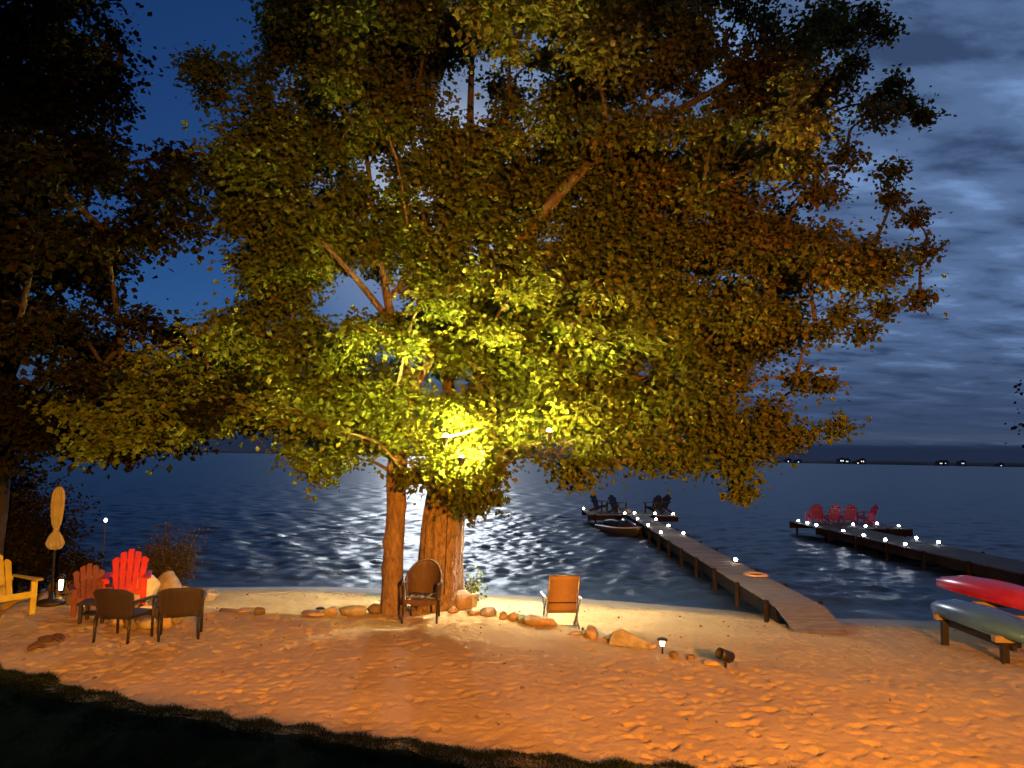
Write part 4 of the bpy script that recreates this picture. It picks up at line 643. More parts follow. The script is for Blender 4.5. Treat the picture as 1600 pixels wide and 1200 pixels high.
limbs_b = [
    ([(-0.811, 14.5, 3.834), (-0.521, 14.6, 4.871), (-0.49, 14.7, 6.327), (-0.781, 14.6, 7.892), (-0.946, 14.5, 9.608), (-0.928, 14.4, 11.898)], 0.22, 0.04),
    ([(-0.966, 14.5, 3.453), (-1.284, 14.7, 4.352), (-1.437, 15.2, 6.015), (-1.634, 15.8, 8.721), (-2.019, 16, 11.49)], 0.15, 0.03),
    ([(-0.871, 14.5, 3.706), (-0.135, 14.6, 4.749), (0.995, 14.5, 6.047), (2.305, 14.3, 7.128), (3.621, 14.2, 7.838), (4.824, 14, 7.921)], 0.13, 0.02),
    ([(-0.701, 14.6, 4.353), (0.383, 15.4, 5.814), (1.368, 16, 7.675), (2.532, 16.2, 10.151), (3.665, 16, 12.056)], 0.15, 0.03),
    ([(-0.817, 14.6, 3.84), (0.39, 14.9, 4.402), (1.834, 15, 4.635), (3.363, 14.8, 4.446), (4.655, 14.4, 4.304)], 0.11, 0.02),
    ([(-0.77, 14.8, 4.112), (0.708, 16.2, 4.533), (2.703, 17.2, 5.577), (5.097, 17.6, 6.939), (6.973, 17.2, 7.505)], 0.17, 0.03),
    ([(-0.482, 14.7, 5.931), (0.325, 14.2, 7.386), (1.537, 13.8, 8.686), (3.712, 14, 10.126), (5.642, 14, 11.233)], 0.16, 0.03),
]
grow_tree(big, tb, [0.46, 0.45, 0.425, 0.40, 0.36, 0.33, 0.27], limbs_b, CL_B, 'leaf', 'bark', 0.104, 2150, tint_b, dict(ridge=0.042, flare=0.18, seg=96, sub=16))
ax_, ay_ = (-2.178, 14.217)
slim = empty('slim_maple_tree', (0, 0, 0), 0, 'slim leaning maple with a knotted narrow trunk left of the huge one', 'tree', 'trees on the beach')
ta = [(ax_, ay_, -0.12), (-2.207, 14.33, 0.321), (-2.208, 14.33, 1.1), (-2.183, 14.3, 1.95), (-2.195, 14.3, 2.683), (-2.074, 14.3, 3.55), (-1.911, 14.3, 4.302)]
limbs_a = [
    ([(-2.183, 14.3, 2.708), (-2.419, 14.1, 3.01), (-2.871, 13.6, 3.21), (-3.655, 12.8, 3.399), (-4.377, 12, 3.615)], 0.07, 0.02),
    ([(-1.921, 14.3, 4.227), (-2.164, 14.3, 4.801), (-2.361, 14.3, 5.432), (-2.509, 14.3, 6.069), (-2.722, 14.3, 7.1), (-2.992, 14.4, 8.716), (-3.347, 14.5, 10.661)], 0.125, 0.03),
    ([(-1.91, 14.3, 4.277), (-1.665, 14.35, 4.69), (-1.411, 14.4, 5.339), (-1.559, 14.3, 6.473), (-1.838, 14.2, 7.737)], 0.11, 0.03),
    ([(-2.388, 14.3, 5.495), (-3.01, 14, 6.246), (-3.809, 13.6, 7.123), (-4.65, 13.4, 8.28), (-5.728, 13.8, 9.716)], 0.07, 0.02),
    ([(-2.479, 14.3, 5.941), (-2.19, 14.3, 6.397), (-2.072, 14.2, 7.083), (-2.28, 13.6, 8.532)], 0.06, 0.02),
    ([(-2.041, 14.3, 3.675), (-3.023, 14.4, 4.418), (-4.125, 14.2, 5.004), (-4.918, 13.6, 5.141)], 0.05, 0.012),
]
def tint_a(c): return 0.14 + 0.03 * max(0, c.z - 5.5) + 0.15 * noise.noise((c.x * .5, c.y * .5 + 9, c.z * .5))
grow_tree(slim, ta, [0.215, 0.20, 0.185, 0.18, 0.19, 0.15, 0.135], limbs_a, CL_A, 'leaf', 'bark2', 0.104, 2250, tint_a,
          dict(ridge=0.03, flare=0.07, seg=40, sub=10, knots=((1.95, -0.6, 0.06), (1.25, 3.4, 0.045), (0.75, 3.2, 0.03), (2.3, -1.4, 0.04), (1.6, -1.6, 0.02))))
lt = empty('dark_tree', (0, 0, 0), 0, 'dark unlit tree filling the upper left edge, behind the closed umbrella', 'tree', 'trees on the beach')
tl = [(-10.6, 15.2, -0.2), (-10.6, 15.2, 0.8), (-10.5, 15.1, 2.2), (-10.2, 14.7, 4.0), (-9.9, 14.2, 6.0), (-9.7, 13.8, 8.5)]
limbs_l = [([(-10.4, 15, 2.6), (-9.6, 14, 3.6), (-8.2, 13, 4.2), (-6.6, 12.4, 4.4)], 0.13, 0.03), ([(-10.2, 14.7, 4), (-9.2, 14.2, 5.6), (-7.9, 13.8, 6.6)], 0.11, 0.03), ([(-9.9, 14.2, 6), (-10.6, 13.2, 7.4), (-11, 12.6, 9)], 0.10, 0.03)]
def tint_l(c): return 0.35 + 0.2 * noise.noise((c.x * .5 + 4, c.y * .5, c.z * .5))
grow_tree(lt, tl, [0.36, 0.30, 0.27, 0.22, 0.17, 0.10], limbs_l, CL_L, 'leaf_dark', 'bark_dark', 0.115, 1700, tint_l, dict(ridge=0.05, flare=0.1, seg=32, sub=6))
rt_ = empty('edge_tree', (0, 0, 0), 0, 'dark twig end of a tree just showing at the far right edge', 'tree', 'trees on the beach')
rc = [(13.0, 17.0, 4.6, .9), (12.7, 16.6, 3.9, .8), (12.55, 16.8, 3.55, .42), (13.6, 17.2, 5.6, 1.0), (14.2, 17.4, 4.4, 1.0), (13.9, 16.9, 6.6, .9), (14.6, 17.8, 5.8, 1.0), (14.4, 17.2, 7.4, .8)]
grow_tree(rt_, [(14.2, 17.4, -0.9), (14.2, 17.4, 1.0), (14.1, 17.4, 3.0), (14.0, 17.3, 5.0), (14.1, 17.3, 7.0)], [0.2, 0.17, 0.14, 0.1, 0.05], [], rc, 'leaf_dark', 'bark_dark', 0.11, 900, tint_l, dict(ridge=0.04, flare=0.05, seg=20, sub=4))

# ------------------------------------------------------------------ lamps in the tree
def tree_lamp(p, label, mat, aim, mount, r=0.048, depth=0.07, lip=0.066):
    """a bulb in a deep reflector dish: light leaves only through the dish mouth and round the bulb's tip"""
    o = empty('flood_lamp', p, 0, label, 'lamp', 'lamps hung in the maple')
    q_ = Vector(aim).normalized().to_track_quat('Z', 'Y').to_matrix()
    h = depth
    cup = MB().lathe([(0.022, -h - .05), (0.03, -h - .04), (0.034, -h - .02), (0.042, -h * .8), (0.052, -h * .4), (0.062, lip), (0.058, lip), (0.049, -h * .4), (0.045, -h * .7), (0.02, -h * .85)], 20)
    cup.v = [tuple(q_ @ Vector(v)) for v in cup.v]; cup_o = cup.build('reflector', 'black', o, smooth=True)
    bl = MB().lathe([(0.012, -h * .85), (r * .5, -h * .7), (r * .95, -.03), (r, 0.015), (r * .85, 0.05), (r * .5, 0.075), (0.008, 0.085)], 14)
    bl.v = [tuple(q_ @ Vector(v)) for v in bl.v]; bl.build('bulb', mat, cup_o, smooth=True)
    back = q_ @ Vector((0, 0, -h - .09)); mloc = Vector(mount) - Vector(p)
    MB().tube(spline([back, back.lerp(mloc, .5) + Vector((0, 0, -.05)), mloc], 4), 0.011, 8).build('bracket', 'black', o, smooth=True)
    return o
tree_lamp((-1.102, 12.4, 3.203), 'brightest glowing flood lamp at the lower end of the white bar in the maple', 'bulb', (0, .06, 1), (-1.105, 14.1, 3.192), lip=0.045)
tree_lamp((-0.831, 12.5, 2.854), 'glowing flood lamp low in the leaves just above the thick trunk', 'bulb_small', (0, .74, 1), (-1.004, 14.2, 2.803), r=0.05, lip=0.03)
tree_lamp((0.634, 12.3, 3.317), 'small separate glowing lamp out on the branch right of the trunk', 'bulb_dim', (.03, .06, 1), (0.549, 13.8, 3.815), 0.045, lip=0.045)
tree_lamp((0.017, 15.3, 3.473), 'added hooded flood lamp half hidden in the leaves, turned lakewards to light the beach', 'bulb_fill', (-.1, .70, -.70), (-0.121, 14.7, 3.987))  # extra lamp, added to light the sand behind the trunks
bar = MB().tube(spline([(-1.084, 12.44, 3.237), (-0.805, 12.6, 3.322), (-0.569, 12.9, 3.414), (-0.38, 13.3, 3.489), (-0.352, 13.9, 3.684)], 4), 0.017, 8).build('white_lamp_bar', 'white', smooth=True)
tag(bar, 'thin white bar running from the brightest lamp into the maple leaves', 'bar')
cab = MB().tube(spline([(-1.093, 12.44, 3.14), (-1.096, 13.6, 3.006), (-1.154, 14.22, 2.825), (-1.185, 14.27, 1.97), (-1.198, 14.26, 1.126), (-1.207, 14.2, 0.303)], 6), 0.007, 6).build('lamp_cable', 'black', smooth=True)
tag(cab, 'thin dark lamp cable running down the thick rough trunk', 'cable')

# ------------------------------------------------------------------ rocks
def rock(p, dims, mat, label, seed, rz=0.0, group='stones edging the sand', name='rock', sink=0.22, sharp=0.0, sub=3):
    import bmesh
    bm = bmesh.new(); bmesh.ops.create_icosphere(bm, subdivisions=sub, radius=1.0)
    rs = random.Random(seed); planes = [(Vector((rs.gauss(0, 1), rs.gauss(0, 1), rs.gauss(0, 1))).normalized(), rs.uniform(0.55, 0.85)) for _ in range(12)]
    for v in bm.verts:
        c = v.co.copy()
        for n__, d_ in planes:
            t = c.dot(n__)
            if t > d_: c -= n__ * (t - d_) * 0.9
        c *= 1 + 0.16 * noise.noise(c * 1.4 + Vector((seed * 3.1, 0, 0))) + 0.05 * noise.noise(c * 4 + Vector((seed, 1, 0)))
        v.co = Vector((c.x * dims[0] / 2, c.y * dims[1] / 2, c.z * dims[2] / 2))
    me = bpy.data.meshes.new(name); bm.to_mesh(me); bm.free()
    me.materials.append(M[mat]); me.polygons.foreach_set('use_smooth', [True] * len(me.polygons))
    o = bpy.data.objects.new(name, me); col.objects.link(o)
    x, y = p
    o.location = (x, y, gzf(x, y) + dims[2] * (0.5 - sink)); o.rotation_euler = (rs.uniform(-.12, .12), rs.uniform(-.12, .12), rz)
    return tag(o, label, 'rock', group)
rocks = [
    ((-3.513, 13.662), (0.50, 0.34, 0.12), 'rock', 'low flat orange stone at the left start of the tree edging'),
    ((-3.255, 13.791), (0.30, 0.26, 0.20), 'rock', 'small rounded stone between the flat stone and the long pale one'),
    ((-2.842, 13.88), (0.50, 0.34, 0.27), 'rock_grey', 'long pale angular stone left of the slim trunk'),
    ((-2.479, 14.022), (0.33, 0.30, 0.25), 'rock_dark', 'dark stone touching the foot of the slim trunk'),
    ((-0.878, 14.445), (0.46, 0.42, 0.46), 'rock', 'large leaning stone at the right foot of the thick trunk'),
    ((-1.034, 14.088), (0.24, 0.22, 0.17), 'rock', 'small stone in front of the large leaning one'),
    ((-0.63, 13.901), (0.27, 0.22, 0.15), 'rock', 'low stone just right of the large leaning one'),
    ((-0.37, 13.868), (0.34, 0.26, 0.24), 'rock_grey', 'chunky grey-brown stone with a pointed right end'),
    ((-0.074, 13.627), (0.20, 0.19, 0.19), 'rock', 'small upright stone right of the chunky pointed one'),
    ((0.099, 13.59), (0.25, 0.22, 0.21), 'rock', 'rounded tan stone left of the greenish one'),
    ((0.258, 13.399), (0.22, 0.20, 0.21), 'rock_green', 'greenish stone in the edging left of the folding chair'),
    ((0.557, 13.225), (0.58, 0.32, 0.26), 'rock', 'long rounded tan boulder in front of the folding chair'),
    ((1.372, 12.378), (0.33, 0.30, 0.25), 'rock', 'brown block-shaped stone between the folding chair and the slab'),
    ((1.138, 12.576), (0.30, 0.22, 0.07), 'rock', 'barely buried stone top beside the brown block-shaped stone'),
    ((1.677, 12.232), (0.30, 0.20, 0.09), 'rock', 'half-buried stone left of the flat slab'),
    ((2.493, 11.337), (0.18, 0.15, 0.12), 'rock_dark', 'small dark stone just right of the little solar light'),
    ((2.728, 11.282), (0.16, 0.14, 0.09), 'rock_dark', 'tiny brown stone midway between solar light and black spotlight'),
    ((2.258, 11.759), (0.20, 0.16, 0.10), 'rock', 'small tan stone left of the little solar light'),
    ((2.964, 10.993), (0.26, 0.18, 0.10), 'rock', 'low stone against the black spotlight'),
    ((-5.128, 14.078), (0.55, 0.34, 0.12), 'rock_dark', 'low brown ledge stone right of the dark chairs'),
    ((-4.799, 13.825), (0.34, 0.26, 0.13), 'rock', 'brown stone in the middle of the short ledge'),
    ((-4.499, 13.633), (0.24, 0.22, 0.18), 'rock_dark', 'dark stone at the right end of the short ledge'),
    ((-5.481, 14.4), (0.40, 0.28, 0.10), 'rock', 'flat pale stone at the back of the short ledge'),
    ((-6.406, 16.177), (0.46, 0.36, 0.30), 'rock_grey', 'grey stone at the shore end of the boulder row'),
    ((-6.739, 16.446), (0.50, 0.40, 0.36), 'rock_dark', 'dark brown stone left of the grey shore-end stone'),
    ((-6.937, 16.222), (0.30, 0.26, 0.40), 'rock', 'small tan stone leaning on the brown round boulder'),
    ((-7.201, 16.045), (0.74, 0.60, 0.78), 'rock', 'big brown round boulder right of the pale one'),
    ((-7.507, 15.449), (0.72, 0.62, 0.86), 'rock_pale', 'tall pale cream boulder right behind the red chair'),
    ((-8.596, 14.936), (0.32, 0.30, 0.36), 'rock_dark', 'dark reddish rock left of the maroon chair'),
    ((-8.564, 14.367), (0.24, 0.22, 0.24), 'rock_grey', 'small grey stone at the umbrella foot'),
    ((-9.14, 14.755), (0.34, 0.30, 0.32), 'rock_dark', 'dark rock between the yellow chair and the umbrella'),
    ((-9.935, 16.912), (0.70, 0.50, 0.60), 'rock_dark', 'large dim rock behind the umbrella and solar lamp'),
]
for i, (p, dm, mt_, lb) in enumerate(rocks): rock(p, dm, mt_, lb, 20 + i, (i * 1.3) % 0.7 - 0.3)
# the slanted flat slab
sx, sy = (1.955, 11.97)
slab = MB().prism([(-.34, -.10), (.34, -.12), (.36, -.03), (.10, .06), (-.14, .17), (-.30, .10)], -0.12, 0.13).build('flat_slab_rock', 'rock_grey', bevel=0.02)
slab.location = (sx, sy, gzf(sx, sy) + 0.04); slab.rotation_euler = (R(-28), 0, R(-14))
tag(slab, 'flat slanted brown slab leaning at the sand edge left of the solar light', 'rock', 'stones edging the sand')

# ------------------------------------------------------------------ adirondack chairs (front faces -Y)
def adirondack(mat, label, group, loc, rz, scale=1.0):
    o = empty('adirondack_chair', loc, rz, label, 'chair', group); o.scale = (scale,) * 3
    ang = R(22)
    for s in (-1, 1):
        MB().box((s * 0.30, -0.30, 0.275), (0.10, 0.035, 0.55)).build('leg', mat, o, bevel=0.006)
        MB().prism([(-0.34, 0.30), (-0.34, 0.385), (0.20, 0.225), (0.52, 0.075), (0.50, 0.0), (0.40, 0.0), (0.10, 0.15)], -0.015, 0.015,
                   Matrix.Translation((s * 0.255, 0, 0)) @ Matrix.Rotation(R(90), 4, 'Z') ).build('leg', mat, o, bevel=0.004)
        MB().prism([(-0.075, -0.42), (0.045, -0.42), (0.075, -0.34), (0.06, -0.10), (0.045, 0.42), (-0.03, 0.42)], 0.555, 0.585,
                   Matrix(((s, 0, 0, s * 0.335), (0, 0, 1, 0), (0, 1, 0, 0), (0, 0, 0, 1)))).build('arm', mat, o, bevel=0.006)
    for k in range(5):
        y = -0.33 + k * 0.105
        MB().box((0, y, 0.372 - (y + 0.33) * 0.30), (0.56, 0.092, 0.022), Matrix.Rotation(R(-16.5), 3, 'X')).build('seat_slat', mat, o, bevel=0.004)
    hh = [0.70, 0.80, 0.845, 0.80, 0.70]
    for k in range(5):
        x = (k - 2)
        w0, w1 = 0.088, 0.108
        c0, c1 = x * 0.096, x * 0.124
        top = hh[k]; tl_ = 0.05 if k == 0 else (0.03 if k == 1 else 0)
        tr_ = 0.05 if k == 4 else (0.03 if k == 3 else 0)
        out = [(c0 - w0 / 2, 0), (c0 + w0 / 2, 0), (c1 + w1 / 2, top - tr_ - 0.012), (c1 + w1 * .2, top - tr_ * 0.3), (c1 - w1 * .2, top - tl_ * 0.3), (c1 - w1 / 2, top - tl_ - 0.012)]
        MB().prism(out, -0.011, 0.011, Matrix.Translation((0, 0.19, 0.20)) @ Matrix.Rotation(-ang, 4, 'X')).build('back_slat', mat, o, bevel=0.004)
    for hgt in (0.36, 0.62):
        yb = 0.19 + math.sin(ang) * hgt + 0.03
        MB().box((0, yb, 0.20 + math.cos(ang) * hgt), (0.62, 0.025, 0.07), Matrix.Rotation(-ang, 3, 'X')).build('back_rail', mat, o, bevel=0.004)
    MB().box((0, -0.345, 0.335), (0.54, 0.022, 0.10)).build('front_rail', mat, o, bevel=0.004)
    return o
def on_sand(p, dz=0.0): return (p[0], p[1], gzf(p[0], p[1]) + dz)
fire = 'chairs round the fire pit'
adirondack('red', 'bright red slatted adirondack chair in front of the pale boulder', fire, on_sand((-7.163, 14.133)), R(22), 1.03)
adirondack('maroon', 'faded maroon adirondack chair left of the bright red one', fire, on_sand((-7.52, 13.541)), R(34), 0.84)
adirondack('yellow', 'yellow adirondack chair cut off by the left picture edge', fire, on_sand((-8.837, 13.22)), R(62), 1.06)

# ------------------------------------------------------------------ wicker armchair under the tree (front faces -Y)
def barrel_back(w, d, zs, top_c, top_s, wrap, n=26, rows=8, th=0.022):
    outer, inner = [], []
    for i in range(n + 1):
        a = -wrap + 2 * wrap * i / n
        t = abs(a) / wrap
        top = top_s + (top_c - top_s) * (0.5 + 0.5 * math.cos(math.pi * min(1, t ** 1.15)))
        for j in range(rows + 1):
            f = j / rows
            z = zs + (top - zs) * f
            lean = 0.10 * f * max(0, math.cos(a))
            k = 1.0 + 0.06 * f
            for lst, off in ((outer, th / 2), (inner, -th / 2)):
                lst.append((math.sin(a) * (w / 2 + off) * k, math.cos(a) * (d / 2 + off) + lean, z))
    vs = outer + inner; fs = []; r_ = rows + 1; N_ = len(outer)
    for i in range(n):
        for j in range(rows):
            a = i * r_ + j
            fs.append((a, a + 1, a + r_ + 1, a + r_)); fs.append((N_ + a, N_ + a + r_, N_ + a + r_ + 1, N_ + a + 1))
    for i in range(n):
        a = i * r_ + rows; fs.append((a, N_ + a, N_ + a + r_, a + r_))
        a = i * r_; fs.append((a, a + r_, N_ + a + r_, N_ + a))
    for i in (0, n):
        for j in range(rows):
            a = i * r_ + j; fs.append((a, N_ + a, N_ + a + 1, a + 1))
    rim = [((Vector(outer[i * r_ + rows]) + Vector(inner[i * r_ + rows])) / 2) for i in range(n + 1)]
    return MB().add(vs, fs), rim
wp = on_sand((-1.532, 13.561))
wc = empty('wicker_armchair', wp, R(-3), 'brown woven armchair with a round back standing before the thick trunk', 'chair')
sh, rim = barrel_back(0.60, 0.56, 0.36, 1.0, 0.64, R(118))
sh.build('back', 'wicker', wc, smooth=True)
MB().tube(rim, 0.024, 8).build('rim', 'wicker', wc, smooth=True)
for k in range(7):
    x = -0.225 + k * 0.075
    MB().box((x, -0.05, 0.425), (0.068, 0.50, 0.035)).build('seat_slat', 'wicker', wc, bevel=0.008)
ap = MB().prism([(-.30, .40), (.30, .40), (.30, .33), (.18, .31), (0, .29), (-.18, .31), (-.30, .33)], -0.325, -0.30); ap.build('apron', 'wicker', wc)
for s in (-1, 1):
    MB().tube([(s * .31, -.32, -.02), (s * .295, -.30, .30), (s * .30, -.27, .64)], [0.017, 0.022, 0.024], 8).build('leg', 'wicker_dark', wc, smooth=True)
    MB().tube([(s * .26, .27, -.02), (s * .25, .25, .40)], [0.016, 0.022], 8).build('leg', 'wicker_dark', wc, smooth=True)
    MB().tube(spline([(s * .30, -.28, .645), (s * .335, -.20, .66), (s * .335, -.05, .655), (s * .33, .05, .66)], 4), 0.032, 8).build('arm', 'wicker', wc, smooth=True)

# ------------------------------------------------------------------ dark patio armchairs (front faces -Y)
def patio_chair(loc, rz, label):
    o = empty('patio_armchair', loc, rz, label, 'chair', fire)
    n, rws = 14, 6
    fr, bk = [], []
    for i in range(n + 1):
        u = -1 + 2 * i / n
        for j in range(rws + 1):
            f = j / rws
            hw = 0.33 - 0.04 * (1 - f)
            top = 0.82 - 0.07 * abs(u) ** 4
            z = 0.36 + (top - 0.36) * f
            y = 0.26 + 0.10 * f - 0.06 * u * u
            fr.append((u * hw, y - 0.02, z)); bk.append((u * hw, y + 0.02, z))
    vs = fr + bk; N_ = len(fr); r_ = rws + 1; fs = []
    for i in range(n):
        for j in range(rws):
            a = i * r_ + j; fs += [(a, a + 1, a + r_ + 1, a + r_), (N_ + a, N_ + a + r_, N_ + a + r_ + 1, N_ + a + 1)]
        a = i * r_ + rws; fs.append((a, N_ + a, N_ + a + r_, a + r_)); a = i * r_; fs.append((a, a + r_, N_ + a + r_, N_ + a))
    for i in (0, n):
        for j in range(rws): a = i * r_ + j; fs.append((a, N_ + a, N_ + a + 1, a + 1))
    MB().add(vs, fs).build('back', 'wicker_dark', o, smooth=True)
    MB().box((0, -0.02, 0.385), (0.58, 0.56, 0.06)).build('seat', 'wicker_dark', o, bevel=0.015)
    for s in (-1, 1):
        MB().tube([(s * .30, -.28, -.02), (s * .30, -.28, .60)], 0.021, 8).build('leg', 'black', o, smooth=True)
        MB().tube([(s * .28, .29, -.02), (s * .285, .27, .40)], 0.021, 8).build('leg', 'black', o, smooth=True)
        MB().box((s * .315, -0.01, .615), (.075, .60, .035)).build('arm', 'wicker_dark', o, bevel=0.012)
    return o
patio_chair(on_sand((-5.988, 11.802)), R(180 - 8), 'dark woven patio chair seen from behind, in front of the red chair')
patio_chair(on_sand((-5.199, 12.023)), R(180 + 20), 'dark woven patio chair seen from behind, nearest the short stone ledge')

# low black side table
tp_ = on_sand((-7.037, 12.867)); tbl = empty('side_table', tp_, R(12), 'low black side table in front of the maroon chair', 'table')
MB().box((0, 0, 0.33), (0.42, 0.42, 0.035)).build('table_top', 'black', tbl, bevel=0.006)
for sx_ in (-1, 1):
    for sy_ in (-1, 1): MB().box((sx_ * .17, sy_ * .17, .15), (.05, .05, .33)).build('leg', 'black', tbl)
MB().box((0, 0, 0.14), (0.36, 0.36, 0.02)).build('shelf', 'black', tbl)

# fire pit of stones with ash and charred logs
fp = on_sand((-6.146, 12.938)); pit = empty('fire_pit', fp, 0, 'low stone fire pit between the dark chairs and the red chair', 'fire pit')
for k in range(11):
    a = 2 * math.pi * k / 11
    st = rock((0, 0), (0.30, 0.22, 0.24 + 0.05 * (k % 3)), ('rock_grey', 'rock', 'rock_dark')[k % 3], None, 300 + k, a + R(90), None, 'stone')
    for kk in ('category', 'label', 'group'):
        if kk in st: del st[kk]
    st.parent = pit; st.location = (0.48 * math.cos(a), 0.48 * math.sin(a), 0.09)
MB().lathe([(0.40, 0.0), (0.38, 0.05), (0.2, 0.085), (0.02, 0.10)], 20).build('ash_bed', 'ash', pit, smooth=True)
for a, dz in ((20, .15), (75, .19), (140, .16)):
    c_, s2 = math.cos(R(a)), math.sin(R(a))
    MB().tube([(-.33 * c_, -.33 * s2, dz), (.33 * c_, .33 * s2, dz + .06)], [0.055, 0.045], 9).build('log', 'char', pit, smooth=True)
for i, (pp, lb, s0) in enumerate((((-5.984, 12.774), 'crumpled white paper lying on the fire pit', 5), ((-6.365, 13.282), 'crumpled grey paper bag at the back of the fire pit', 6))):
    o = rock((0, 0), (0.30, 0.24, 0.14), 'paper' if i == 0 else 'ash', lb, 400 + s0, 0.4, 'papers on the fire pit', 'crumpled_paper')
    o['category'] = 'paper'; o.location = (fp[0] + (0.10 if i == 0 else -0.03), fp[1] + (-0.30 if i == 0 else 0.28), fp[2] + 0.29)

# dark driftwood on the sand
for i, (p0, p1, lb) in enumerate((
        ((-7.01, 11.123), (-6.853, 11.428), 'longest dark driftwood stick on the sand by the lawn'),
        ((-7.102, 11.486), (-6.636, 11.294), 'driftwood stick crossing the longest one'),
        ((-6.949, 10.985), (-6.742, 11.07), 'short driftwood stick nearest the lawn'),
        ((-7.028, 11.647), (-6.752, 11.55), 'short driftwood stick furthest from the lawn'))):
    a, b = Vector(on_sand(p0, .03 + .02 * (i == 1))), Vector(on_sand(p1, .05 + .03 * (i == 1)))
    md_ = a.lerp(b, .5) + Vector((0, .04, .025))
    tag(MB().tube(spline([a, md_, b], 4), [.022, .03, .034, .036, .034, .033, .03, .026, .015], 8).build('driftwood', 'drift', smooth=True), lb, 'driftwood', 'driftwood by the lawn')

# small tan cross ornament
cp = on_sand((-7.927, 14.425)); cr = empty('cross_ornament', cp, R(8), 'small tan cross-shaped ornament behind the maroon chair', 'ornament')
MB().box((0, 0, 0.37), (0.10, 0.04, 0.80)).build('upright', 'cross', cr, bevel=0.008)
MB().box((0, -0.042, 0.60), (0.34, 0.04, 0.10)).build('crossbar', 'cross', cr, bevel=0.008)

# ------------------------------------------------------------------ closed umbrella
ux, uy = (-8.632, 14.24); ul = on_sand((ux, uy))
um = empty('patio_umbrella', ul, 0, 'closed tan patio umbrella tied round its pole', 'umbrella')
pole_ = MB().tube([(0, 0, 0), (0, 0, 2.18)], 0.02, 10).build('pole', 'black', um, smooth=True)
MB().lathe([(0.24, 0), (0.24, 0.05), (0.20, 0.08), (0.05, 0.10), (0.04, 0.22), (0.01, 0.22)], 20).build('base', 'black', um, smooth=True)
def folds(prof, name, k=9, amp=0.16):
    vs, fs, n = [], [], 54
    for (r, z) in prof:
        for i in range(n):
            a = 2 * math.pi * i / n
            rr = r * (1 + amp * math.sin(k * a) + 0.10 * math.sin(2 * a + z * 3))
            vs.append((rr * math.cos(a), rr * math.sin(a), z))
    for j in range(len(prof) - 1):
        for i in range(n): fs.append((j * n + i, j * n + (i + 1) % n, (j + 1) * n + (i + 1) % n, (j + 1) * n + i))
    fs.append(tuple(range((len(prof) - 1) * n, len(prof) * n)))
    return MB().add(vs, fs).build(name, 'canvas', um, smooth=True)
cv = folds([(0.075, 1.02), (0.12, 1.06), (0.15, 1.14), (0.105, 1.27), (0.042, 1.37), (0.042, 1.41), (0.075, 1.50), (0.092, 1.66), (0.098, 1.85), (0.092, 2.02), (0.078, 2.12), (0.04, 2.19), (0.01, 2.21)], 'canopy', 7, 0.22)
MB().lathe([(0.050, 1.37), (0.054, 1.38), (0.054, 1.405), (0.050, 1.415)], 18).build('tie_strap', 'canvas', cv, smooth=True)
MB().lathe([(0.018, 2.18), (0.028, 2.22), (0.02, 2.26), (0.004, 2.28)], 10).build('finial', 'black', pole_, smooth=True)

# ------------------------------------------------------------------ folding beach chair (back to the camera; front faces +Y)
bp_ = on_sand((0.996, 14.054)); bc = empty('folding_chair', bp_, R(6), 'tan sling folding chair seen from behind on the pale sand', 'chair')
pb, pt = Vector((0, -0.06, 0.30)), Vector((0, -0.30, 1.02))
vs, fs = [], []
for i in range(9):
    f = i / 8; p = pb.lerp(pt, f); sag = 0.03 * math.sin(math.pi * f)
    for x in (-.26, .26): vs.append((x, p.y + sag, p.z))
for i in range(8): fs.append((2 * i, 2 * i + 1, 2 * i + 3, 2 * i + 2))
o = MB().add(vs, fs).build('back_sling', 'sling', bc, smooth=True); o.modifiers.new('thick', 'SOLIDIFY').thickness = 0.012
o = MB().add([(-.26, -.06, .32), (.26, -.06, .32), (.26, .2, .335), (-.26, .2, .335), (-.26, .46, .42), (.26, .46, .42)], [(0, 1, 2, 3), (3, 2, 5, 4)]).build('seat_sling', 'sling', bc); o.modifiers.new('thick', 'SOLIDIFY').thickness = 0.012
for s in (-1, 1):
    MB().tube([(s * .275, .0, .20), pb + Vector((s * .275, 0, 0)), pt + Vector((s * .275, 0, 0))], .014, 8).build('back_frame', 'metal', bc, smooth=True)
    MB().tube([(s * .30, .42, .56), (s * .30, -.02, .20), (s * .30, -.28, -.02)], .013, 8).build('leg', 'metal', bc, smooth=True)
    MB().tube([(s * .32, -.16, .56), (s * .32, .10, .26), (s * .32, .42, -.02)], .013, 8).build('leg', 'metal', bc, smooth=True)
    MB().box((s * .325, .12, .595), (.05, .62, .03)).build('arm', 'white', bc, bevel=0.012)
    MB().tube([(s * .275, -.06, .34), (s * .275, .46, .435)], .013, 8).build('seat_frame', 'metal', bc, smooth=True)
MB().tube([(-.275, pt.y, pt.z), (.275, pt.y, pt.z)], .016, 8).build('top_rail', 'metal', bc, smooth=True)
MB().tube([(-.30, -.28, 0.0), (.30, -.28, 0.0)], .013, 8).build('foot_rail', 'metal', bc, smooth=True)
MB().tube([(-.30, -.16, .10), (.30, -.16, .10)], .011, 8).build('cross_rail', 'metal', bc, smooth=True)
MB().tube([(-.275, -.125, .50), (.275, -.125, .50)], .012, 8).build('back_strap', 'black', bc, smooth=True)

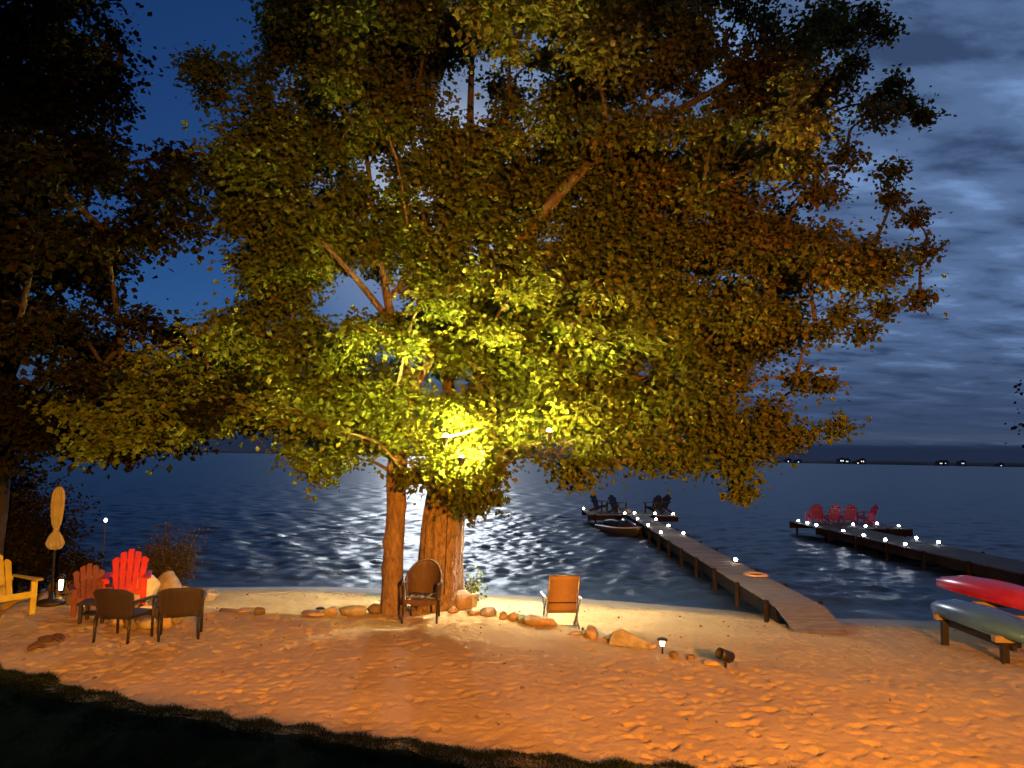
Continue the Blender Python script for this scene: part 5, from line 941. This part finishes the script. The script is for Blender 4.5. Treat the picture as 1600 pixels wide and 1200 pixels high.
# ------------------------------------------------------------------ small garden lights
def solar(loc, label, lit, h=0.20, group='small garden lights'):
    o = empty('solar_light', loc, 0, label, 'garden light', group)
    MB().lathe([(0.006, -0.08), (0.014, -0.02), (0.014, h * .45), (0.03, h * .47)], 10).build('stake', 'black', o, smooth=True)
    MB().lathe([(0.03, h * .47), (0.036, h * .55), (0.042, h * .8), (0.03, h * .82)], 14).build('lens', 'solar' if lit else 'metal', o, smooth=True)
    MB().lathe([(0.03, h * .82), (0.085, h * .84), (0.075, h * .93), (0.03, h), (0.01, h)], 16).build('cap', 'black', o, smooth=True)
    return o
solar(on_sand((2.355, 11.506)), 'little lit white solar light with a dark cap at the sand edge', True, 0.24)
solar(on_sand((-8.898, 14.974)), 'lit white garden lamp glowing beside the umbrella pole', True, 0.60)
solar(on_sand((-3.482, 13.993)), 'unlit dark stake light at the left end of the tree edging', False, 0.22)
lp = on_sand((-9.708, 17.945)); pl = empty('post_light', lp, 0, 'tiny white light on a slim post against the dark water', 'garden light', 'small garden lights')
MB().tube([(0, 0, -.1), (0, 0, 1.62)], 0.012, 8).build('post', 'black', pl)
MB().lathe([(.01, 1.62), (.035, 1.64), (.04, 1.68), (.01, 1.72)], 12).build('lens', 'solar', pl, smooth=True)
bs = on_sand((3.142, 10.907)); sp_ = empty('garden_spotlight', bs, R(-65), 'black cylindrical garden spotlight tilted on a short stake', 'garden light', 'small garden lights')
MB().lathe([(.008, -.08), (.022, 0), (.022, .09), (.03, .10)], 10).build('stake', 'black', sp_, smooth=True)
hd = MB().lathe([(.05, -.12), (.072, -.11), (.078, .04), (.085, .12), (.078, .12), (.065, .07)], 18)
rm = Matrix.Rotation(R(72), 3, 'X'); hd.v = [tuple(rm @ Vector(v) + Vector((0, 0, .155))) for v in hd.v]; hd.build('head', 'black', sp_, smooth=True)
MB().box((0, 0, 0.09), (0.17, 0.02, 0.05)).build('bracket', 'black', sp_)

# ------------------------------------------------------------------ flower pot behind the trunk
fp2 = on_sand((-0.8, 16.236)); pot = empty('flower_pot', fp2, 0, 'pale pot with blue flowers and yellow-green leaves right of the thick trunk', 'plant')
MB().lathe([(.11, -.02), (.13, .02), (.17, .26), (.185, .28), (.185, .31), (.165, .31), (.15, .27)], 18).build('pot', 'pot', pot, smooth=True)
pc = RNG.normal(0, 1, (260, 3)) * np.array([.13, .13, .13]) + np.array([0, 0, .42])
tag(leaf_mesh('foliage', pc, 0.075, 'leaf_pot', pot, RNG.uniform(0, 1, 260)), kind='stuff')
for k in range(12):
    a = RNG.uniform(0, 6.28); rr = RNG.uniform(.04, .22); c = Vector((rr * math.cos(a), rr * math.sin(a) - .05, .40 + RNG.uniform(0, .18)))
    MB().lathe([(.004, -.02), (.028, 0), (.034, .015), (.012, .02)], 7, c).build('flower', 'petal', pot, smooth=True)

# ------------------------------------------------------------------ bushes
def bush(p, rx, rz_, n, mat, label, lsize=0.07, stems=14, name='bush'):
    base = Vector(on_sand(p)); o = empty(name, base, 0, label, 'bush', 'bushes by the shore')
    sm_ = MB(); L = []
    for k in range(stems):
        e = Vector((random.gauss(0, .5) * rx, random.gauss(0, .5) * rx, rz_ * random.uniform(.75, 1.9)))
        pts = spline([(0, 0, -.05), e * .45 + Vector((random.gauss(0, .06), random.gauss(0, .06), 0)), e], 4)
        sm_.tube(pts, [.016 - .012 * i / (len(pts) - 1) for i in range(len(pts))], 5)
        t = RNG.uniform(.25, 1.05, n // stems)[:, None]
        L.append(np.array(e)[None] * t + RNG.normal(0, .16, (n // stems, 3)) * np.array([rx, rx, rz_]))
    sm_.build('stem', 'bark_dark', o, smooth=True)
    P = np.concatenate(L); P = P[P[:, 2] > 0.02]
    tag(leaf_mesh('foliage', P, lsize, mat, o, RNG.uniform(0, 1, len(P))), kind='stuff')
    return o
bush((-8.233, 18.039), .80, .78, 8000, 'leaf_bush', 'wispy brown bush behind the brown round boulder', .055, 30)
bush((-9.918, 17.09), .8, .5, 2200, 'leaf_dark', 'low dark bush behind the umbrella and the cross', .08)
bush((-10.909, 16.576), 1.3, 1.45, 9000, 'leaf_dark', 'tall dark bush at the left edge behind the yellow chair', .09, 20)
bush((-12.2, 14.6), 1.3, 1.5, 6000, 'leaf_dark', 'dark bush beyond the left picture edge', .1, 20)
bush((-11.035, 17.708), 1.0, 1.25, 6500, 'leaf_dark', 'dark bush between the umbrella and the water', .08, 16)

# ------------------------------------------------------------------ docks
def dock_part_planks(parent, a, b, width, z, mat, pw=0.14, gap=0.012, name='deck_planks'):
    a, b = Vector((a[0], a[1], 0)), Vector((b[0], b[1], 0)); d = (b - a); L_ = d.length; d.normalize(); nrm = Vector((-d.y, d.x, 0))
    mb = MB(); n = int(L_ / pw); rot = Matrix((d, nrm, Vector((0, 0, 1)))).transposed()
    for k in range(n):
        c = a + d * (k + .5) * pw
        mb.box((c.x, c.y, z - 0.02 + random.uniform(-.004, .004)), (pw - gap, width + random.uniform(-.03, .03), 0.038), rot)
    o = mb.build(name, mat, parent); tag(o, kind='stuff')
    return d, nrm, L_
def dock_frame(parent, a, b, width, z, post_step=2.6, skirt=0.24, bottom=-2.2):
    a, b = Vector((a[0], a[1], 0)), Vector((b[0], b[1], 0)); d = (b - a); L_ = d.length; d.normalize(); nrm = Vector((-d.y, d.x, 0))
    for s in (-1, 1):
        o_ = nrm * s * (width / 2 - 0.045)
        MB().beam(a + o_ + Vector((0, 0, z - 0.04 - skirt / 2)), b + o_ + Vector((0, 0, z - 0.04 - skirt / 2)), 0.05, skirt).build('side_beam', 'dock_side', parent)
        k = 0.4
        while k < L_:
            c = a + d * k + nrm * s * (width / 2 + 0.055)
            zb = max(bottom, gzf(c.x, c.y) - 0.15)
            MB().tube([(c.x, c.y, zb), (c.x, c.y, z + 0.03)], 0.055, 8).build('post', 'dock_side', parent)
            k += post_step
DZ = -0.03
d1 = empty('wooden_dock', (0, 0, 0), 0, 'long wooden dock running from the beach out to a lit platform', 'dock')
A1, B1 = (6.01, 15.5), (6.62, 38.6)
dock_part_planks(d1, A1, B1, 1.02, DZ, 'plank'); dock_frame(d1, A1, B1, 1.02, DZ, 2.2, 0.30)
z_end = gzf(5.95, 14.35) + 0.035
for k in range(8):                                   # the last boards slope down onto the sand
    f = (k + .5) / 8; yy = 15.5 - 1.13 * f
    MB().box((6.01 - .05 * f, yy, DZ - 0.02 + (z_end - DZ) * f), (1.02, 0.132, 0.038), Matrix.Rotation(math.atan2(DZ - z_end, 1.13), 3, 'X')).build('ramp_board', 'plank', d1)
PA, PB = (4.05, 40.3), (8.75, 40.3)
dock_part_planks(d1, PA, PB, 3.3, DZ + .006, 'plank', name='platform_planks'); dock_frame(d1, PA, PB, 3.3, DZ, 1.5, 0.26)
d2 = empty('neighbour_dock', (0, 0, 0), 0, 'darker neighbouring dock with red chairs and white lights', 'dock')
A2, B2 = (15.1, 15.2), (14.85, 33.4)
dock_part_planks(d2, A2, B2, 1.9, DZ, 'plank2'); dock_frame(d2, A2, B2, 1.9, DZ, 2.4, 0.30)
PA2, PB2 = (13.75, 35.05), (18.1, 35.05)
dock_part_planks(d2, PA2, PB2, 3.2, DZ + .006, 'plank2', name='platform_planks'); dock_frame(d2, PA2, PB2, 3.2, DZ, 1.4, 0.28)

def dock_light(x, y, z, mat, label, group):
    o = empty('dock_light', (x, y, z), 0, label, 'dock light', group)
    MB().lathe([(.075, 0), (.075, .02), (.06, .03), (.055, .045)], 12).build('base', 'black', o, smooth=True)
    MB().lathe([(.046, .045), (.052, .072), (.045, .105), (.018, .12), (.004, .122)], 12).build('lens', mat, o, smooth=True)
g1, g2 = 'warm lights on the long dock', 'white lights on the neighbouring dock'
zt = DZ + 0.004
def along(y): return A1[0] + (B1[0] - A1[0]) * (y - A1[1]) / (B1[1] - A1[1])
ordn = ['nearest the chairs', 'second from the chairs', 'third from the chairs']
for k, y in enumerate((35.6, 32.4, 29.3)):
    dock_light(along(y) - .43, y, zt, 'dock_warm', 'warm light on the water-glitter side of the long dock, ' + ordn[k], g1)
    dock_light(along(y) + .43, y - 0.1, zt, 'dock_warm', 'warm light on the neighbour side of the long dock, ' + ordn[k], g1)
dock_light(along(21.8) + .42, 21.8, zt, 'dock_warm', 'lone warm light on the long dock near the pale coiled rope', g1)
zt += .006
for x, y, lb in ((4.15, 41.8, 'small light at the far left corner of the platform with black chairs'), (6.0, 38.85, 'warm light at the platform edge above the moored watercraft'),
                 (6.55, 39.1, 'warm light where the walkway meets the chair platform'), (7.6, 39.0, 'warm light at the platform edge under the right black chairs'), (8.55, 38.95, 'small light at the right corner of the platform with black chairs')):
    dock_light(x, y, zt, 'dock_warm', lb, g1)
for x, y, lb in (
        (13.95, 36.0, 'white light at the left corner of the red-chair platform'), (13.95, 34.9, 'white light second along the left edge of the red-chair platform'), (13.95, 33.9, 'white light third along the left edge of the red-chair platform'),
        (15.95, 34.6, 'white light on the platform in front of the separate red chair'), (16.1, 33.7, 'white light at the inner corner of the red-chair platform'),
        (17.4, 35.3, 'white light right of the separate red chair'), (17.85, 34.2, 'white light at the right corner of the red-chair platform'),
        (14.0, 31.3, 'white light on the left walkway edge, furthest out'), (14.05, 29.6, 'white light on the left walkway edge, second from the platform'),
        (14.1, 28.0, 'white light on the left walkway edge, third from the platform'), (14.15, 26.7, 'white light on the left walkway edge, nearest the shore'),
        (15.75, 28.9, 'white light on the right walkway edge, further out'), (15.8, 27.5, 'white light on the right walkway edge, nearer the shore')):
    dock_light(x, y, zt, 'dock_cool', lb, g2)

bg_ = 'black chairs on the dock platform'
for x, y, rz, lb in ((4.95, 40.9, R(52), 'black adirondack chair furthest left on the dock platform'), (5.75, 39.55, R(40), 'black adirondack chair on the platform right behind the moored watercraft'),
                     (7.75, 40.2, R(-48), 'black adirondack chair facing left, nearer the platform middle'), (8.35, 41.0, R(-58), 'black adirondack chair facing left, furthest right on the platform')):
    adirondack('black_wood', lb, bg_, (x, y, DZ + .003), rz, 1.0)
st_ = empty('dock_table', (5.5, 41.0, DZ + .003), 0, 'small dark table between the two left black chairs', 'table')
MB().box((0, 0, .44), (.42, .42, .03)).build('table_top', 'black_wood', st_)
for sx_ in (-1, 1):
    for sy_ in (-1, 1): MB().box((sx_ * .17, sy_ * .17, .22), (.05, .05, .425)).build('leg', 'black_wood', st_)
rg = 'red chairs on the neighbouring dock'
for x, y, rz, lb in ((14.6, 35.7, R(172), 'red chair furthest left on the neighbouring dock'), (15.4, 35.7, R(186), 'red chair second from left on the neighbouring dock'),
                     (16.2, 35.7, R(176), 'red chair third from left on the neighbouring dock'), (17.2, 35.9, R(215), 'separate red chair at the right of the neighbouring dock')):
    adirondack('red_dock', lb, rg, (x, y, DZ + .003), rz, 0.98)

# pale coil of rope on the dock
rp_ = []
for k in range(64):
    a = k * 0.35; rr = 0.30 - 0.035 * (k // 18) + 0.012 * math.sin(k * 1.7); rp_.append((rr * math.cos(a), rr * math.sin(a), 0.022 + 0.010 * ((k // 18) % 2)))
ro = MB().tube(rp_, 0.018, 6).build('rope_coil', 'rope', smooth=True); ro.location = (along(19.4) + .28, 19.4, DZ + .004)
tag(ro, 'pale ring of coiled rope lying on the long dock', 'rope')

# moored personal watercraft, bow to the camera
pw = empty('personal_watercraft', (5.2, 34.8, WATER_Z + .04), R(24), 'small pale and dark watercraft moored at the dock platform', 'boat')
def loft(secs, name, mat, parent, closed=True):
    n = len(secs[0]); vs = [p for s in secs for p in s]; fs = []
    for i in range(len(secs) - 1):
        for k in range(n if closed else n - 1):
            fs.append((i * n + k, i * n + (k + 1) % n, (i + 1) * n + (k + 1) % n, (i + 1) * n + k))
    fs.append(tuple(range(n - 1, -1, -1))); fs.append(tuple(range((len(secs) - 1) * n, len(secs) * n)))
    return MB().add(vs, fs).build(name, mat, parent, smooth=True)
def hull_sec(y, w, keel, gun): return [(-w, y, gun), (-w * .92, y, gun * .5 + keel * .3), (-w * .5, y, keel * .8), (0, y, keel), (w * .5, y, keel * .8), (w * .92, y, gun * .5 + keel * .3), (w, y, gun), (w * .6, y, gun + .03), (-w * .6, y, gun + .03)]
loft([hull_sec(-1.55, .04, .26, .40), hull_sec(-1.40, .20, .06, .38), hull_sec(-.95, .44, -.12, .32), hull_sec(0, .54, -.2, .26), hull_sec(1.0, .53, -.2, .24), hull_sec(1.5, .48, -.18, .24)], 'hull', 'hull_dark', pw)
for s in (-1, 1):
    MB().tube(spline([(s * .03, -1.57, .41), (s * .21, -1.40, .385), (s * .45, -.95, .325), (s * .55, 0, .265), (s * .54, 1.0, .245), (s * .49, 1.5, .245)], 4), .035, 8).build('gunwale', 'hull_pale', pw, smooth=True)
def deck_sec(y, w, z0, z1): return [(-w, y, z0), (-w * .75, y, z1 * .8 + z0 * .2), (-w * .3, y, z1), (w * .3, y, z1), (w * .75, y, z1 * .8 + z0 * .2), (w, y, z0)]
hood_ = loft([deck_sec(-1.42, .08, .36, .40), deck_sec(-1.1, .22, .32, .46), deck_sec(-.6, .30, .28, .64), deck_sec(-.3, .28, .26, .70), deck_sec(-.12, .24, .24, .50)], 'hood', 'hull_dark', pw)
loft([deck_sec(-.16, .17, .24, .50), deck_sec(.2, .20, .24, .54), deck_sec(.7, .20, .24, .58), deck_sec(1.3, .17, .24, .50)], 'seat', 'black', pw)
MB().prism([(-.10, -.02), (.10, -.02), (.16, .10), (0, .16), (-.16, .10)], -1.02, -.98, Matrix.Translation((0, .22, .50)) @ Matrix.Rotation(R(-30), 4, 'X')).build('hood_panel', 'hull_pale', hood_)
MB().tube(spline([(-.38, -.20, .92), (-.2, -.28, .93), (0, -.30, .88), (.2, -.28, .93), (.38, -.20, .92)], 4), .022, 8).build('handlebar', 'black', pw, smooth=True)
MB().tube([(0, -.42, .64), (0, -.30, .90)], .05, 8).build('steering_column', 'black', pw, smooth=True)
for s in (-1, 1): MB().box((s * .40, -.55, .62), (.12, .05, .09)).build('mirror', 'black', hood_, bevel=.01)

# ------------------------------------------------------------------ kayaks upturned on a rack
def kayak(loc, rz, mat, label, L_=3.1, w=.36, h=.34, tilt=0):
    o = empty('kayak', loc, rz, label, 'kayak', 'upturned kayaks on the rack')
    secs = []; n = 20
    for i in range(n + 1):
        t = -1 + 2 * i / n; s = max(0.02, (1 - abs(t) ** 2.2)) ** .75
        ww, hh = w * s + .01, h * (0.35 + .65 * s); rise = -0.05 * t * t
        secs.append([(ww * math.cos(a), t * L_ / 2, rise + hh * max(0, math.sin(a)) ** .8 if math.sin(a) > 0 else rise - .05 * s * abs(math.sin(a))) for a in [2 * math.pi * k / 20 for k in range(20)]])
    hl_ = loft(secs, 'hull', mat, o)
    MB().tube([(0, -L_ / 2 + .15, h * .42), (0, -L_ / 4, h * .86), (0, 0, h * 1.0), (0, L_ / 4, h * .86), (0, L_ / 2 - .15, h * .42)], .014, 6).build('keel_strip', mat, hl_, smooth=True)
    for s in (-1, 1):
        MB().tube(spline([(-.05, s * (L_ / 2 - .04), .06), (0, s * (L_ / 2 + .05), .05), (.05, s * (L_ / 2 - .04), .06)], 3), .012, 6).build('grab_loop', 'black', hl_, smooth=True)
    return o
kayak((7.98, 12.62, .28), R(3), 'kayak_blue', 'upturned blue-grey kayak on the wooden rack, nearer the beach', 2.9, .36, .30)
kayak((8.98, 13.75, .50), R(6), 'kayak_red', 'upturned glossy red kayak on the wooden rack, behind the blue-grey one', 3.4, .38, .32)
rk = empty('kayak_rack', (8.4, 12.9, gzf(8.4, 12.9)), 0, 'low pale timber rack holding the two kayaks', 'rack')
g0 = gzf(8.4, 12.9)
for y in (-1.05, .55):
    MB().box((0.02, y, .225 - g0), (1.62, .11, .10)).build('crossbeam', 'beam', rk, bevel=.008)
    for x in (-.62, .66): MB().box((x, y + .003, (.17 - g0) / 2 - .06), (.10, .10, .17 - g0 + .12)).build('leg', 'black', rk, bevel=.006)
    MB().box((.58, y + .35, .36 - g0 + .03), (.9, .10, .10)).build('upper_crossbeam', 'beam', rk, bevel=.008)
for x in (-.55, .60): MB().box((x, -.25, .12 - g0), (.06, 1.9, .10)).build('side_rail', 'black', rk, bevel=.006)

# ------------------------------------------------------------------ houses with lit windows on the far shore
desc = ['lit house far left on the far shore, mostly under the leaves', 'dim lit house second from left on the far shore', 'dim lit house third from left on the far shore',
        'brightest lit house on the far shore, left of the bright cluster', 'lit house close beside the brightest one', 'low lit boathouse in the middle of the bright cluster', 'lit house at the right of the bright cluster',
        'dim lit house alone before the gap to the right edge', 'tiny lit house next to the lone dim one', 'lit house second from the right edge on the far shore', 'faint lit house nearest the right edge']
for i, (u, wv, hv, cool) in enumerate((( (332.535, 985, 2.521), 5, 2.6, 0), ((370.032, 985, 1.495), 2.2, 2, 1), ((383.661, 985, 0.891), 2.2, 1.8, 1), ((441.7, 985, 3.625), 5.5, 3, 1), ((448.502, 985, 2.898), 3.5, 2.6, 1), ((462.935, 985, 0.613), 3, 1.8, 0),
                                       ((468.976, 985, 3.264), 5, 3, 0), ((573.831, 985, 2.595), 4, 2.2, 0), ((579.804, 985, 2.702), 1.6, 1.4, 1), ((602.842, 985, 3.114), 4, 2, 1), ((653.888, 985, 0.636), 3, 1.2, 1))):
    x, y, z = u; o = empty('shore_house', (x, y, WATER_Z), 0, desc[i], 'house', 'lit houses on the far shore')
    zz = max(z - WATER_Z, 1.6)
    wall_ = MB().box((0, 4.2, (zz + 2.2) / 2), (9, 7, zz + 2.2)).build('wall', 'house', o)
    MB().prism([(-5.2, zz + 2.2), (5.2, zz + 2.2), (0, zz + 4.6)], 0.3, 8.1).build('roof', 'house_roof', o)
    k = 2 if wv > 3 else 1
    for j in range(k):
        ww = wv / k - (.3 if k > 1 else 0)
        MB().box(((j - (k - 1) / 2) * (wv / k), .66, zz), (ww * .42, .06, hv * .5)).build('window', 'house_win2' if cool else 'house_win', wall_)
